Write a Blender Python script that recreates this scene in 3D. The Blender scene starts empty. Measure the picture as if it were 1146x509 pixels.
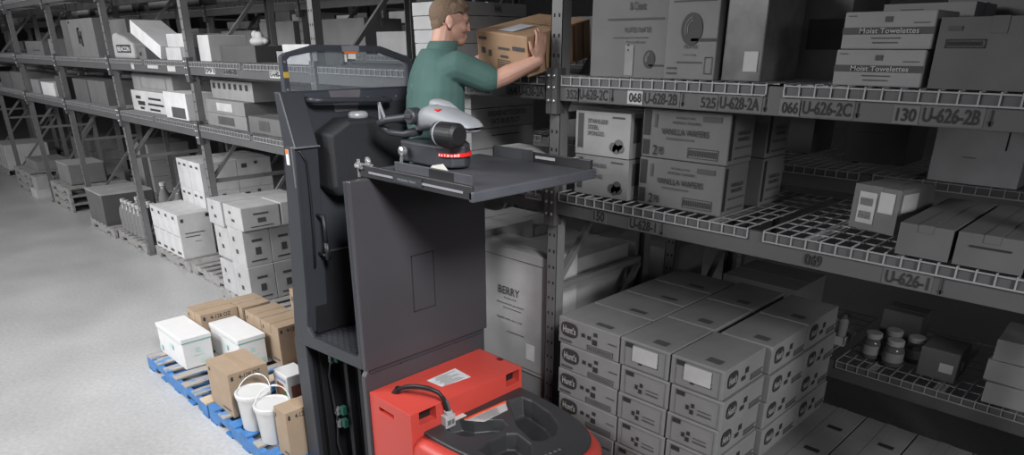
import bpy, bmesh, math, random
from mathutils import Vector, Matrix
random.seed(7)
PI = math.pi
SC = bpy.context.scene
COL = SC.collection

# ------------------------------------------------------------------ camera
F_PX = 766.0
cd = bpy.data.cameras.new('camera'); cam = bpy.data.objects.new('camera', cd); COL.objects.link(cam)
cd.sensor_width = 36.0; cd.lens = 36.0 * F_PX / 1146.0
cd.shift_x = 0.0; cd.shift_y = (365.0 - 254.5) / 1146.0
cd.clip_start = 0.05; cd.clip_end = 200
cam.location = (0, 0, 2.75)
cam.rotation_euler = (PI / 2 - math.atan2(314, 766), 0, PI / 4)
SC.camera = cam

# ------------------------------------------------------------------ light
SC.view_settings.view_transform = 'Standard'; SC.view_settings.look = 'None'
SC.view_settings.gamma = 1.0; SC.view_settings.use_curve_mapping = False
SC.view_settings.exposure = 0.0
w = bpy.data.worlds.new('world'); SC.world = w; w.use_nodes = True
w.node_tree.nodes['Background'].inputs[0].default_value = (0.9, 0.95, 1.0, 1)
w.node_tree.nodes['Background'].inputs[1].default_value = 0.12

def area(name, loc, target, sx, sy, power, spread=180, color=(1, 1, 1)):
    l = bpy.data.lights.new(name, 'AREA'); l.shape = 'RECTANGLE'; l.size = sx; l.size_y = sy
    l.energy = power; l.color = color; l.spread = math.radians(spread)
    o = bpy.data.objects.new(name, l); COL.objects.link(o); o.location = loc
    o.rotation_euler = (Vector(target) - Vector(loc)).to_track_quat('-Z', 'Z').to_euler()
    return o

def spot(name, loc, target, power, ang, blend=1.0, rad=0.4, color=(1, 1, 1)):
    l = bpy.data.lights.new(name, 'SPOT'); l.energy = power; l.spot_size = math.radians(ang); l.spot_blend = blend
    l.shadow_soft_size = rad; l.color = color
    o = bpy.data.objects.new(name, l); COL.objects.link(o); o.location = loc
    o.rotation_euler = (Vector(target) - Vector(loc)).to_track_quat('-Z', 'Y').to_euler()
    return o

area('aisle_light', (-9.5, -3.2, 4.9), (-10.5, 3.0, 1.0), 12, 1.2, 520, 150)
area('aisle_light', (-5.6, -1.6, 5.4), (-5.8, 2.2, 0.8), 2.5, 1.2, 95, 110)
spot('high_bay_lamp', (1.1, 0.3, 4.7), (-3.6, 2.05, 1.3), 1850, 36.5, 1.0, 0.6)

area('near_fill_light', (2.2, 1.6, 2.9), (-1.8, 3.2, .45), 1.0, .6, 12, 55)  # unseen fill, added to lift the dark lower shelves on the right

# ------------------------------------------------------------------ materials
MATS = {}
def mat(name, col, rough=0.6, metal=0.0, noise=0.12, scale=8.0, spec=0.5, bump=0.0, alpha=None, trans=0.0):
    if name in MATS: return MATS[name]
    m = bpy.data.materials.new(name); m.use_nodes = True
    nt = m.node_tree; b = nt.nodes['Principled BSDF']
    if len(col) == 3: col = (*col, 1)
    b.inputs['Roughness'].default_value = rough; b.inputs['Metallic'].default_value = metal
    b.inputs['Specular IOR Level'].default_value = spec
    tc = nt.nodes.new('ShaderNodeTexCoord'); n = nt.nodes.new('ShaderNodeTexNoise')
    n.inputs['Scale'].default_value = scale; n.inputs['Detail'].default_value = 5
    nt.links.new(tc.outputs['Object'], n.inputs['Vector'])
    r = nt.nodes.new('ShaderNodeMapRange'); r.inputs[1].default_value = .3; r.inputs[2].default_value = .7
    r.inputs[3].default_value = 1 - noise; r.inputs[4].default_value = 1 + noise
    nt.links.new(n.outputs['Fac'], r.inputs[0])
    mx = nt.nodes.new('ShaderNodeVectorMath'); mx.operation = 'SCALE'
    mx.inputs[0].default_value = col[:3]; nt.links.new(r.outputs[0], mx.inputs['Scale'])
    nt.links.new(mx.outputs[0], b.inputs['Base Color'])
    if bump:
        bp = nt.nodes.new('ShaderNodeBump'); bp.inputs['Strength'].default_value = bump; bp.inputs['Distance'].default_value = .01
        nt.links.new(n.outputs['Fac'], bp.inputs['Height']); nt.links.new(bp.outputs[0], b.inputs['Normal'])
    if alpha is not None: b.inputs['Alpha'].default_value = alpha
    if trans: b.inputs['Transmission Weight'].default_value = trans
    MATS[name] = m
    return m
def grey(v, rough=0.75, noise=0.10):
    return mat('grey_%03d_%02d' % (round(v * 1000), round(rough * 10)), (v, v * 1.0, v * 1.01), rough, noise=noise, scale=5)

M_INK = mat('ink', (.022, .022, .023), .7); M_INK2 = mat('faded_ink', (.07, .07, .07), .7)
M_LABEL = mat('label_paper', (.46, .46, .46), .6)
M_TAPE = mat('clear_tape', (.36, .36, .36), .3); M_SLIT = mat('slit', (.02, .02, .02), .9)
M_POST = mat('rack_post_paint', (.16, .161, .163), .5, noise=.08)
M_BEAM = mat('rack_beam_paint', (.095, .096, .098), .5, noise=.1, scale=3)
M_BEAMB = mat('rack_beam_back', (.15, .15, .15), .5)
M_WIRE = mat('galvanised_wire', (.38, .38, .39), .35, .2, noise=.1)
M_HOLE = mat('hole', (.012, .012, .012), .9)
M_BOLT = mat('zinc_bolt', (.5, .5, .5), .35, .7)
M_WOOD = mat('pallet_wood', (.30, .295, .29), .8, noise=.25, scale=12)
M_PLAS = mat('stretch_film', (.5, .5, .5), .2, noise=.3, scale=20)
M_BRN = mat('kraft_card', (.33, .245, .172), .75, noise=.06)
M_BRN2 = mat('kraft_card_warm', (.40, .255, .155), .7, noise=.08)
M_BTAPE = mat('kraft_tape', (.35, .255, .175), .4)
M_WHT = mat('white_card', (.66, .66, .66), .5, noise=.03)
M_TEAL = mat('teal_ink', (.10, .36, .31), .6); M_TEALF = mat('pale_teal_ink', (.45, .62, .58), .6)
M_BLK = mat('machine_charcoal', (.030, .033, .040), .48, noise=.08, scale=3)
M_BLK2 = mat('machine_panel', (.046, .043, .049), .38, noise=.08, scale=2)
M_DRK = mat('machine_black', (.010, .0105, .012), .5)
M_PAD = mat('pad_vinyl', (.016, .017, .020), .65, noise=.1, scale=60, bump=.1)
M_RED = mat('machine_red', (.52, .058, .044), .4, noise=.04, scale=2)
M_TRY = mat('moulded_tray', (.034, .035, .038), .42, noise=.05)
M_SIL = mat('silver_plastic', (.25, .26, .28), .5, .0, noise=.04)
M_CHR = mat('bright_metal', (.6, .6, .6), .25, .8)
M_GRN = mat('green_shirt', (.066, .135, .122), .85, noise=.12, scale=6, bump=.15)
M_SKIN = mat('skin', (.56, .315, .24), .5, noise=.07, scale=14)
M_HAIR = mat('hair', (.20, .135, .092), .85, noise=.2, scale=120, bump=.35)
M_TRS = mat('trousers', (.03, .032, .04), .8)

# ------------------------------------------------------------------ mesh builder
class MB:
    def __init__(s): s.bm = bmesh.new(); s.mi = 0
    def _f(s, vs):
        try:
            f = s.bm.faces.new(vs); f.material_index = s.mi; return f
        except ValueError: return None
    def box(s, x0, x1, y0, y1, z0, z1, M=None):
        v = [Vector((x, y, z)) for x in (x0, x1) for y in (y0, y1) for z in (z0, z1)]
        if M: v = [M @ p for p in v]
        v = [s.bm.verts.new(p) for p in v]
        for q in ((0, 1, 3, 2), (4, 6, 7, 5), (0, 4, 5, 1), (2, 3, 7, 6), (0, 2, 6, 4), (1, 5, 7, 3)): s._f([v[i] for i in q])
        return s
    def quad(s, o, u, v):
        o, u, v = Vector(o), Vector(u), Vector(v)
        s._f([s.bm.verts.new(p) for p in (o, o + u, o + u + v, o + v)]); return s
    def bar(s, p, q, w, h=None, up=(0, 0, 1)):
        p, q = Vector(p), Vector(q); h = h or w
        d = (q - p); L = d.length; d.normalize(); up = Vector(up)
        if abs(d.dot(up)) > .98: up = Vector((1, 0, 0))
        a = d.cross(up).normalized(); b = a.cross(d)
        M = Matrix((( d.x, a.x, b.x, p.x), (d.y, a.y, b.y, p.y), (d.z, a.z, b.z, p.z), (0, 0, 0, 1)))
        return s.box(0, L, -w / 2, w / 2, -h / 2, h / 2, M)
    def prism(s, pts, ax, a, b):
        """polygon pts (2D) extruded along axis ax between a and b"""
        def P(p, t):
            l = list(p); l.insert(ax, t); return s.bm.verts.new(l)
        A = [P(p, a) for p in pts]; B = [P(p, b) for p in pts]
        s._f(A); s._f(B[::-1]); n = len(pts)
        for i in range(n): s._f([A[i], B[i], B[(i + 1) % n], A[(i + 1) % n]])
        return s
    def rings(s, rings, cap=True, closed=True):
        R = [[s.bm.verts.new(p) for p in r] for r in rings]; n = len(R[0])
        for a, b in zip(R, R[1:]):
            for i in range(n if closed else n - 1): s._f([a[i], a[(i + 1) % n], b[(i + 1) % n], b[i]])
        if cap: s._f(R[0][::-1]); s._f(R[-1])
        return s
    def tube(s, pts, r, n=8):
        pts = [Vector(p) for p in pts]; rr = r if isinstance(r, (list, tuple)) else [r] * len(pts)
        rg = []; ref = None
        for i, p in enumerate(pts):
            d = (pts[min(i + 1, len(pts) - 1)] - pts[max(i - 1, 0)]).normalized()
            if ref is None: ref = d.orthogonal().normalized()
            a = (ref - d * ref.dot(d)).normalized(); ref = a; b = d.cross(a)
            rg.append([p + (a * math.cos(2 * PI * k / n) + b * math.sin(2 * PI * k / n)) * rr[i] for k in range(n)])
        return s.rings(rg)
    def lathe(s, c, prof, n=24, axis='Z'):
        c = Vector(c); rg = []
        for r, h in prof:
            ring = []
            for k in range(n):
                a = 2 * PI * k / n
                if axis == 'Z': p = Vector((r * math.cos(a), r * math.sin(a), h))
                elif axis == 'Y': p = Vector((r * math.cos(a), h, -r * math.sin(a)))
                else: p = Vector((h, r * math.cos(a), r * math.sin(a)))
                ring.append(c + p)
            rg.append(ring)
        return s.rings(rg)
    def ell(s, c, r, M=None, n=16):
        c = Vector(c); rg = []
        for i in range(1, n):
            t = PI * i / n; ring = []
            for k in range(n * 2):
                a = PI * k / n
                p = Vector((r[0] * math.sin(t) * math.cos(a), r[1] * math.sin(t) * math.sin(a), -r[2] * math.cos(t)))
                ring.append(c + (M @ p if M else p))
            rg.append(ring)
        return s.rings(rg)
    def build(s, name, m, parent=None, bevel=0, smooth=False, loc=None, segs=2):
        me = bpy.data.meshes.new(name)
        bmesh.ops.recalc_face_normals(s.bm, faces=s.bm.faces)
        s.bm.to_mesh(me); s.bm.free()
        for mm in (m if isinstance(m, (list, tuple)) else [m]): me.materials.append(mm)
        if smooth: me.shade_smooth()
        o = bpy.data.objects.new(name, me); COL.objects.link(o)
        if parent: o.parent = parent
        if loc: o.location = loc
        if bevel:
            b = o.modifiers.new('bevel', 'BEVEL'); b.width = bevel; b.segments = segs; b.limit_method = 'ANGLE'; b.angle_limit = .6
        return o

def thing(name, label, cat, loc=(0, 0, 0), rz=0, group=None):
    o = bpy.data.objects.new(name, None); COL.objects.link(o); o.empty_display_size = .1
    o.location = loc; o.rotation_euler = (0, 0, rz); o['label'] = label; o['category'] = cat
    if group: o['group'] = group
    return o
def tag(o, label, cat, group=None, kind=None):
    o['label'] = label; o['category'] = cat
    if group: o['group'] = group
    if kind: o['kind'] = kind
    return o
def dup(root, loc, label, rz=None, group=None):
    r = root.copy(); COL.objects.link(r); r.location = loc
    if rz is not None: r.rotation_euler = (0, 0, rz)
    r['label'] = label
    if group: r['group'] = group
    for ch in root.children:
        c = ch.copy(); COL.objects.link(c); c.parent = r
        for g in ch.children:
            d = g.copy(); COL.objects.link(d); d.parent = c
    return r
def wave(o):  # smooth helper
    o.data.shade_smooth(); return o

_TC = {}
def text_mesh(s, italic=False, bold=.012):
    k = (s, italic, bold)
    if k in _TC: return _TC[k]
    c = bpy.data.curves.new('t', 'FONT'); c.body = s; c.size = 1; c.offset = bold; c.resolution_u = 3
    if italic: c.shear = .3
    c.align_x = 'CENTER'
    o = bpy.data.objects.new('t', c); COL.objects.link(o)
    bpy.context.view_layer.update()
    me = bpy.data.meshes.new_from_object(o.evaluated_get(bpy.context.evaluated_depsgraph_get()))
    vs = [v.co.copy() for v in me.vertices]; fs = [list(p.vertices) for p in me.polygons]
    bpy.data.objects.remove(o); bpy.data.meshes.remove(me); bpy.data.curves.remove(c)
    x0 = min(v.x for v in vs); x1 = max(v.x for v in vs); y0 = min(v.y for v in vs); y1 = max(v.y for v in vs)
    vs = [((v.x - x0) / (x1 - x0), (v.y - y0) / (y1 - y0)) for v in vs]
    _TC[k] = (vs, fs); return _TC[k]
def text(name, s, o, u, v, m, parent, italic=False, bold=.012):
    vs, fs = text_mesh(s, italic, bold); o, u, v = Vector(o), Vector(u), Vector(v)
    me = bpy.data.meshes.new(name); me.from_pydata([o + u * a + v * b for a, b in vs], [], fs); me.materials.append(m)
    ob = bpy.data.objects.new(name, me); COL.objects.link(ob); ob.parent = parent; return ob

# face frames of a carton of size w,d,h
def face(f, w, d, h, e):
    if f == 'F': return Vector((-w / 2, -d / 2 - e, 0)), Vector((w, 0, 0)), Vector((0, 0, h))
    if f == 'R': return Vector((w / 2 + e, -d / 2, 0)), Vector((0, d, 0)), Vector((0, 0, h))
    if f == 'L': return Vector((-w / 2 - e, d / 2, 0)), Vector((0, -d, 0)), Vector((0, 0, h))
    return Vector((-w / 2, -d / 2, h + e)), Vector((w, 0, 0)), Vector((0, d, 0))

def carton(x0, x1, y0, y1, z0, z1, m, label, group=None, rz=0, tape='x', marks=(), texts=(), name='cardboard_box', cat='box',
           tapem=None, lid=0, tilt=None):
    w, d, h = x1 - x0, y1 - y0, z1 - z0
    r = thing(name, label, cat, ((x0 + x1) / 2, (y0 + y1) / 2, z0), rz, group)
    if tilt: r.rotation_euler = tilt
    b = MB(); b.box(-w / 2, w / 2, -d / 2, d / 2, 0, h); b.mi = 1
    e = .0012
    if tape == 'x': b.box(-w / 2 + .004, w / 2 - .004, -.0015, .0015, h - .002, h + e)
    elif tape == 'y': b.box(-.0015, .0015, -d / 2 + .004, d / 2 - .004, h - .002, h + e)
    b.build('box_body', [m, M_SLIT], r, bevel=min(.006, h * .04))
    t = .026
    if tape == 'x':
        a = MB(); a.box(-w / 2 - e, w / 2 + e, -t, t, h, h + 2 * e)
        a.box(-w / 2 - 2 * e, -w / 2, -t, t, h * .78, h + e); a.box(w / 2, w / 2 + 2 * e, -t, t, h * .78, h + e)
        a.build('packing_tape', tapem or m, r)
    elif tape == 'y':
        a = MB(); a.box(-t, t, -d / 2 - e, d / 2 + e, h, h + 2 * e)
        a.box(-t, t, -d / 2 - 2 * e, -d / 2, h * .78, h + e); a.box(-t, t, d / 2, d / 2 + 2 * e, h * .78, h + e)
        a.build('packing_tape', tapem or m, r)
    if lid:
        a = MB(); k = .006
        a.box(-w / 2 - k, w / 2 + k, -d / 2 - k, d / 2 + k, h - lid, h + .004); a.build('box_lid', m, r, bevel=.004)
    by = {}
    for mk in marks:
        f, u0, v0, u1, v1 = mk[:5]; mm = mk[5] if len(mk) > 5 else M_INK
        by.setdefault(mm.name, (mm, []))[1].append((f, u0, v0, u1, v1))
    off = .003 + (.006 if lid else 0)
    for i, (mm, L) in enumerate(by.values()):
        a = MB()
        for f, u0, v0, u1, v1 in L:
            o, U, V = face(f, w, d, h, off + i * .0006)
            a.quad(o + U * u0 + V * v0, U * (u1 - u0), V * (v1 - v0))
        a.build('shipping_label' if mm is M_LABEL else 'printed_marks', mm, r)
    for tx in texts:
        f, s, u0, v0, u1, v1 = tx[:6]; mm = tx[6] if len(tx) > 6 else M_INK
        o, U, V = face(f, w, d, h, off + .003)
        text('printed_text', s, o + U * u0 + V * v0, U * (u1 - u0), V * (v1 - v0), mm, r)
    return r

def frame_marks(f, u0, v0, u1, v1, t=.012, m=None, asp=1.0):
    m = m or M_INK
    return [(f, u0, v0, u1, v0 + t * asp, m), (f, u0, v1 - t * asp, u1, v1, m), (f, u0, v0, u0 + t, v1, m), (f, u1 - t, v0, u1, v1, m)]

# ------------------------------------------------------------------ structure
def floor_mat():
    m = bpy.data.materials.new('polished_concrete'); m.use_nodes = True; nt = m.node_tree; b = nt.nodes['Principled BSDF']
    tc = nt.nodes.new('ShaderNodeTexCoord'); n = nt.nodes.new('ShaderNodeTexNoise'); n.inputs['Scale'].default_value = 1.1; n.inputs['Detail'].default_value = 8
    n2 = nt.nodes.new('ShaderNodeTexNoise'); n2.inputs['Scale'].default_value = 30; n2.inputs['Detail'].default_value = 4
    nt.links.new(tc.outputs['Object'], n.inputs[0]); nt.links.new(tc.outputs['Object'], n2.inputs[0])
    cr = nt.nodes.new('ShaderNodeValToRGB'); cr.color_ramp.elements[0].position = .3; cr.color_ramp.elements[1].position = .75
    cr.color_ramp.elements[0].color = (.38, .382, .385, 1); cr.color_ramp.elements[1].color = (.47, .47, .472, 1)
    nt.links.new(n.outputs[0], cr.inputs[0])
    mx = nt.nodes.new('ShaderNodeMix'); mx.data_type = 'RGBA'; mx.blend_type = 'OVERLAY'; mx.inputs[0].default_value = .25
    nt.links.new(cr.outputs[0], mx.inputs[6]); nt.links.new(n2.outputs[0], mx.inputs[7]); nt.links.new(mx.outputs[2], b.inputs['Base Color'])
    r = nt.nodes.new('ShaderNodeMapRange'); r.inputs[3].default_value = .22; r.inputs[4].default_value = .5
    nt.links.new(n.outputs[0], r.inputs[0]); nt.links.new(r.outputs[0], b.inputs['Roughness'])
    return m
fl = MB().box(-60, 14, -14, 26, -.2, 0).build('floor', floor_mat()); fl['kind'] = 'structure'
wl = MB().box(-60, 14, 26, 26.3, 0, 10).build('wall_back', grey(.12)); wl['kind'] = 'structure'
wl = MB().box(-60.3, -60, -14, 26, 0, 10).build('wall_left', grey(.12)); wl['kind'] = 'structure'
wl = MB().box(-60, 14, -14, 26, 10, 10.2).build('ceiling', grey(.12)); wl['kind'] = 'structure'

# ------------------------------------------------------------------ pallet racking
BX = [-.12 - 2.54 * i for i in range(9)]        # upright positions
ORD = ['nearest', 'second', 'third', 'fourth', 'fifth', 'sixth', 'seventh', 'eighth', 'ninth', 'tenth', 'eleventh']

def make_frame(label, depth=1.0, zt=4.4, pm=M_POST):
    r = thing('rack_upright', label, 'rack upright', (0, 0, 0), 0, 'rack uprights')
    for y0, s in ((0, 1), (depth - .07, -1)):
        b = MB(); b.box(-.04, .04, y0 if s > 0 else y0 + .066, (y0 + .004) if s > 0 else y0 + .07, .01, zt)
        b.box(-.04, -.036, y0, y0 + .07, .01, zt); b.box(.036, .04, y0, y0 + .07, .01, zt)
        b.mi = 1; h = b; yy = y0 - .0008 if s > 0 else y0 + .0708
        for k in range(int(zt / .1) - 1):
            for dx in (-.017, .017):
                h.box(dx - .0055, dx + .0055, yy - .0005, yy + .0005, .1 + k * .1 - .009, .1 + k * .1 + .009)
        p = b.build('post', [pm, M_HOLE], r)
        MB().box(-.07, .07, y0 - .02, y0 + .09, 0, .012).build('base_plate', pm, r)
    zs = [.3, 1.36, 2.38, 3.38]
    for z in zs: MB().box(-.018, .018, .07, depth - .07, z - .02, z + .02).build('horizontal_brace', pm, r)
    for z0, z1 in ((1.40, 2.34), (2.42, 3.34), (3.42, 4.3)): MB().bar((0, .07, z0), (0, depth - .07, z1), .035, .035).build('diagonal_brace', pm, r)
    MB().bar((0, depth - .07, 1.33), (0, .07, .34), .035, .035).build('diagonal_brace', pm, r)
    return r
fr0 = make_frame('grey rack upright, front row, first in from the right')
fr0.location = (BX[0], 3.0, 0)
for i in range(1, 9):
    dup(fr0, (BX[i], 3.0, 0), 'grey perforated rack upright with braces, front row, %s from the right' % ORD[i])
for i in range(0, 10):
    x = -.12 - 2.54 * i
    dup(fr0, (x, 4.33, 0), 'rack upright of the row behind, %s from the right' % ORD[i])
for i in range(0, 7):
    dup(fr0, (-4 - 2.54 * i, 8.2, 0), 'dark rack upright beyond the far aisle, %s from the right' % ORD[i])

def make_beam(label, L=2.46, h=.12, m=M_BEAM):
    r = thing('rack_beam', label, 'rack beam', (0, 0, 0), 0, 'rack beams')
    b = MB(); b.prism([(-.0, -h), (0, 0), (-.0, 0), (.028, 0), (.028, -.025), (.05, -.025), (.05, -h)][1:] + [(0, -h)], 0, -L / 2, L / 2)
    b.build('beam_rail', m, r, bevel=.003)
    for s in (-1, 1):
        c = MB(); c.box(s * L / 2 - .004 if s < 0 else L / 2, s * L / 2 if s < 0 else L / 2 + .004, -.02, .05, -h - .07, .05)
        x0 = s * (L / 2 + .001); x1 = s * (L / 2 + .038)
        c.box(min(x0, x1), max(x0, x1), -.022, -.016, -h - .07, .05)
        c = c.build('end_connector', m, r)
        bb = MB()
        for z in (.03, -.03, -.1): bb.lathe((s * (L / 2 + .02), -.022, z - .02), [(.009, 0), (.009, -.006), (.006, -.009)], 8, 'Y')
        bb.build('bolt_heads', M_BOLT, c)
    return r
beam_by = {}
bm0 = None
def beam(i, y, zt, where, dark=False):
    global bm0
    xc = (BX[0] - 2.54 * i) - 1.27
    lab = 'grey rack beam, %s, %s bay from the right' % (where, ORD[i])
    if bm0 is None:
        bm0 = make_beam(lab); bm0.location = (xc, y, zt); r = bm0
    else: r = dup(bm0, (xc, y, zt), lab)
    beam_by[(i, y, zt)] = r; return r

def wire_deck(L=1.17, D=.98):
    b = MB(); r = .0028
    n = int(L / .0635)
    xs = [(-L / 2 + L * k / n) for k in range(n + 1)]
    for x in xs:
        b.box(x - r, x + r, 0, D, -.002, .0036)
        b.box(x - r, x + r, -.004, .002, -.046, .0036)
    for k in range(9):
        y = D * k / 8
        if k == 0: y = 0
        b.box(-L / 2, L / 2, y - r, y + r, -.0075, -.002)
    b.box(-L / 2, L / 2, -.009, -.003, -.049, -.043)
    for x in (-L * .33, 0, L * .33): b.box(x - .03, x + .03, .03, D - .03, -.012, -.0078)
    return b
deck_me = None
def deck(xc, y, z, label):
    global deck_me
    if deck_me is None:
        o = wire_deck().build('wire_deck', M_WIRE); deck_me = o.data
    else:
        o = bpy.data.objects.new('wire_deck', deck_me); COL.objects.link(o)
    o.location = (xc, y, z); tag(o, label, 'wire deck', 'wire decks'); return o

LV = ((1.965, 'first'), (2.597, 'second'), (3.45, 'third'))
for i in range(8):
    for zt, nm in LV:
        beam(i, 3.0 - .012, zt - .009, 'front face of the %s shelf level' % nm)
        beam(i, 3.94, zt - .009, 'back edge of the %s shelf level' % nm)
        for s, side in ((-1, 'left'), (1, 'right')):
            if nm == 'third' and i < 1: continue
            deck((BX[i] - 1.27) + s * .625, 2.984, zt, 'wire deck, front row %s level, %s bay from the right, %s half' % (nm, ORD[i], side))
for i in range(9):
    for zt, nm in ((.87, 'low'), (2.06, 'middle'), (2.66, 'upper'), (3.25, 'top')):
        if nm == 'low' and i > 0: continue
        beam(i, 4.32, zt - .009, 'row behind, %s level' % nm)
        if i < 4 or nm != 'low':
            for s, side in ((-1, 'left'), (1, 'right')):
                deck(BX[0] - 2.54 * i - 1.27 + s * .625, 4.316, zt, 'wire deck, row behind, %s level, %s bay from the right, %s half' % (nm, ORD[i], side))
for i in range(1, 7):
    for zt, nm in ((1.9, 'lower'), (3.1, 'upper')):
        x = -4 - 2.54 * i + 1.27
        dup(bm0, (x, 8.19, zt), 'dark rack beam beyond the far aisle, %s level, %s bay from the right' % (nm, ORD[i]))

# writing on the beams of the two visible levels (y = front face)
def sign(bay, zt, items):
    r = beam_by[(bay, 3.0 - .012, zt - .009)]
    xc, y, z = r.location
    for s, x0, x1, z0, z1, plate in items:
        if plate:
            p = MB().box(x0 - xc - .012, x1 - xc + .012, -.0022, .001, z0 - z - .01, z1 - z + .01).build('label_sticker', plate, r)
        if s == 'v':
            a = MB(); xm = (x0 + x1) / 2 - xc
            a.quad((xm - .0025, -.004, z0 - z), (.005, 0, 0), (0, 0, z1 - z0))
            a._f([a.bm.verts.new(q) for q in ((xm - .009, -.004, z0 - z + .016), (xm, -.004, z0 - z - .004), (xm + .009, -.004, z0 - z + .016))])
            a.build('arrow_mark', M_INK, r)
        elif s: text('sign_text', s, (x0 - xc, -.0045, z0 - z), (x1 - x0, 0, 0), (0, 0, z1 - z0), M_INK, r, bold=.022)
M_STK = mat('beam_sticker', (.112, .112, .114), .5); M_STK2 = mat('beam_sticker_pale', (.15, .15, .15), .5)
Z2, Z1 = LV[1][0], LV[0][0]
def mini(x0, x1, z): return ('. ' * 9, x0, x1, z, z + .004, None)
sign(0, Z2, [('352', -2.565, -2.49, 2.482, 2.53, M_STK), ('U-628-2C', -2.475, -2.285, 2.484, 2.538, M_STK), ('v', -2.266, -2.246, 2.484, 2.54, None),
             ('525', -1.743, -1.665, 2.482, 2.53, M_STK), ('U-628-2A', -1.645, -1.455, 2.484, 2.538, M_STK), ('v', -1.437, -1.417, 2.484, 2.54, None),
             ('U-628-2B', -2.057, -1.869, 2.484, 2.538, M_STK), ('v', -1.85, -1.83, 2.484, 2.54, None),
             ('066', -1.351, -1.281, 2.482, 2.53, M_STK2), ('U-626-2C', -1.262, -1.065, 2.484, 2.538, M_STK), ('v', -1.05, -1.03, 2.484, 2.54, None),
             ('130', -.896, -.826, 2.482, 2.53, M_STK2), ('U-626-2B', -.804, -.617, 2.484, 2.538, M_STK), ('v', -.594, -.574, 2.484, 2.54, None),
             ('068', -2.150, -2.075, 2.487, 2.532, M_LABEL)])
sign(1, Z2, [('064', -3.032, -2.943, 2.482, 2.53, M_STK), ('U-638-2A', -2.925, -2.735, 2.484, 2.538, M_STK), ('v', -2.722, -2.7, 2.484, 2.54, None),
             ('131', -3.45, -3.37, 2.482, 2.53, M_STK), ('U-638-2B', -3.35, -3.17, 2.484, 2.538, M_STK)])
sign(2, Z2, [('U-640-2A', -5.95, -5.7, 2.5, 2.545, M_LABEL), ('U-640-2B', -6.9, -6.6, 2.5, 2.545, M_STK2), ('091', -7.3, -7.1, 2.5, 2.545, M_LABEL)])
sign(3, Z2, [('', -9.45, -9.38, 2.5, 2.55, M_LABEL), ('', -8.9, -8.6, 2.52, 2.54, M_LABEL), ('', -8.3, -8.1, 2.5, 2.54, M_LABEL)])
sign(0, Z1, [('150', -2.341, -2.265, 1.849, 1.903, M_STK), ('U-628-1', -2.093, -1.93, 1.849, 1.903, M_STK), ('v', -1.905, -1.885, 1.845, 1.907, None),
             ('069', -1.151, -1.076, 1.849, 1.903, None), ('U-626-1', -.812, -.651, 1.849, 1.903, M_STK), ('v', -.617, -.595, 1.845, 1.907, None)])
sign(1, Z1, [('U-638-1', -2.86, -2.75, 1.905, 1.925, M_LABEL)])

# ------------------------------------------------------------------ pallets
def make_pallet(label, m_board, m_str, L=1.32, W=1.02, group='wooden pallets under the racking'):
    r = thing('pallet', label, 'pallet', (0, 0, 0), 0, group)
    n = 7
    for k in range(n):
        bw = .105 if 0 < k < n - 1 else .13
        x = -L / 2 + bw / 2 + (L - bw) * k / (n - 1)
        mm = m_board[k % len(m_board)] if isinstance(m_board, list) else m_board
        MB().box(x - bw / 2, x + bw / 2, -W / 2, W / 2, .122, .14).build('deck_board', mm, r, bevel=.003)
    for y in (-W / 2 + .022, 0, W / 2 - .022):
        z0, z1 = .018, .122; a, b = L * .17, L * .36
        pts = [(-L / 2, z0), (-b, z0), (-b + .02, z0 + .05), (-a - .02, z0 + .05), (-a, z0), (a, z0), (a + .02, z0 + .05), (b - .02, z0 + .05), (b, z0), (L / 2, z0), (L / 2, z1), (-L / 2, z1)]
        bm_ = MB(); bm_.prism(pts, 1, y - .02, y + .02); bm_.build('stringer', m_str, r, bevel=.002)
    for k in range(5):
        x = -L / 2 + .06 + (L - .12) * k / 4
        MB().box(x - .055, x + .055, -W / 2, W / 2, 0, .018).build('bottom_board', m_str, r)
    return r
def blue_board():
    m = bpy.data.materials.new('worn_blue_paint'); m.use_nodes = True; nt = m.node_tree; b = nt.nodes['Principled BSDF']
    tc = nt.nodes.new('ShaderNodeTexCoord'); mp = nt.nodes.new('ShaderNodeMapping'); mp.inputs['Scale'].default_value = (6, 2.2, 6)
    n = nt.nodes.new('ShaderNodeTexNoise'); n.inputs['Scale'].default_value = 2.2; n.inputs['Detail'].default_value = 8; n.inputs['Roughness'].default_value = .65
    nt.links.new(tc.outputs['Object'], mp.inputs[0]); nt.links.new(mp.outputs[0], n.inputs[0])
    cr = nt.nodes.new('ShaderNodeValToRGB'); e = cr.color_ramp.elements
    e[0].position = .40; e[0].color = (.07, .20, .43, 1); e[1].position = .50; e[1].color = (.33, .30, .265, 1)
    nt.links.new(n.outputs[0], cr.inputs[0]); nt.links.new(cr.outputs[0], b.inputs['Base Color']); b.inputs['Roughness'].default_value = .7
    return m
M_BLUE = mat('blue_pallet_paint', (.05, .17, .41), .55, noise=.2, scale=10)
M_BLUEW = blue_board(); M_TANW = mat('bare_pallet_board', (.46, .37, .27), .8, noise=.12)
p1 = make_pallet('blue wooden pallet with worn grey boards, farther from the truck, holding white boxes', [M_BLUEW, M_BLUEW, M_BLUEW, M_BLUEW, M_BLUEW, M_BLUEW, M_TANW], M_BLUE, 1.32, 1.04, 'blue pallets on the forks')
p1.location = (-5.73, 2.18, 0)
p2 = make_pallet('bright blue wooden pallet close behind the truck, holding brown boxes and buckets', [M_BLUE, M_BLUEW, M_BLUE], M_BLUE, 1.24, 1.04, 'blue pallets on the forks')
p2.location = (-4.42, 2.18, 0)
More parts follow.
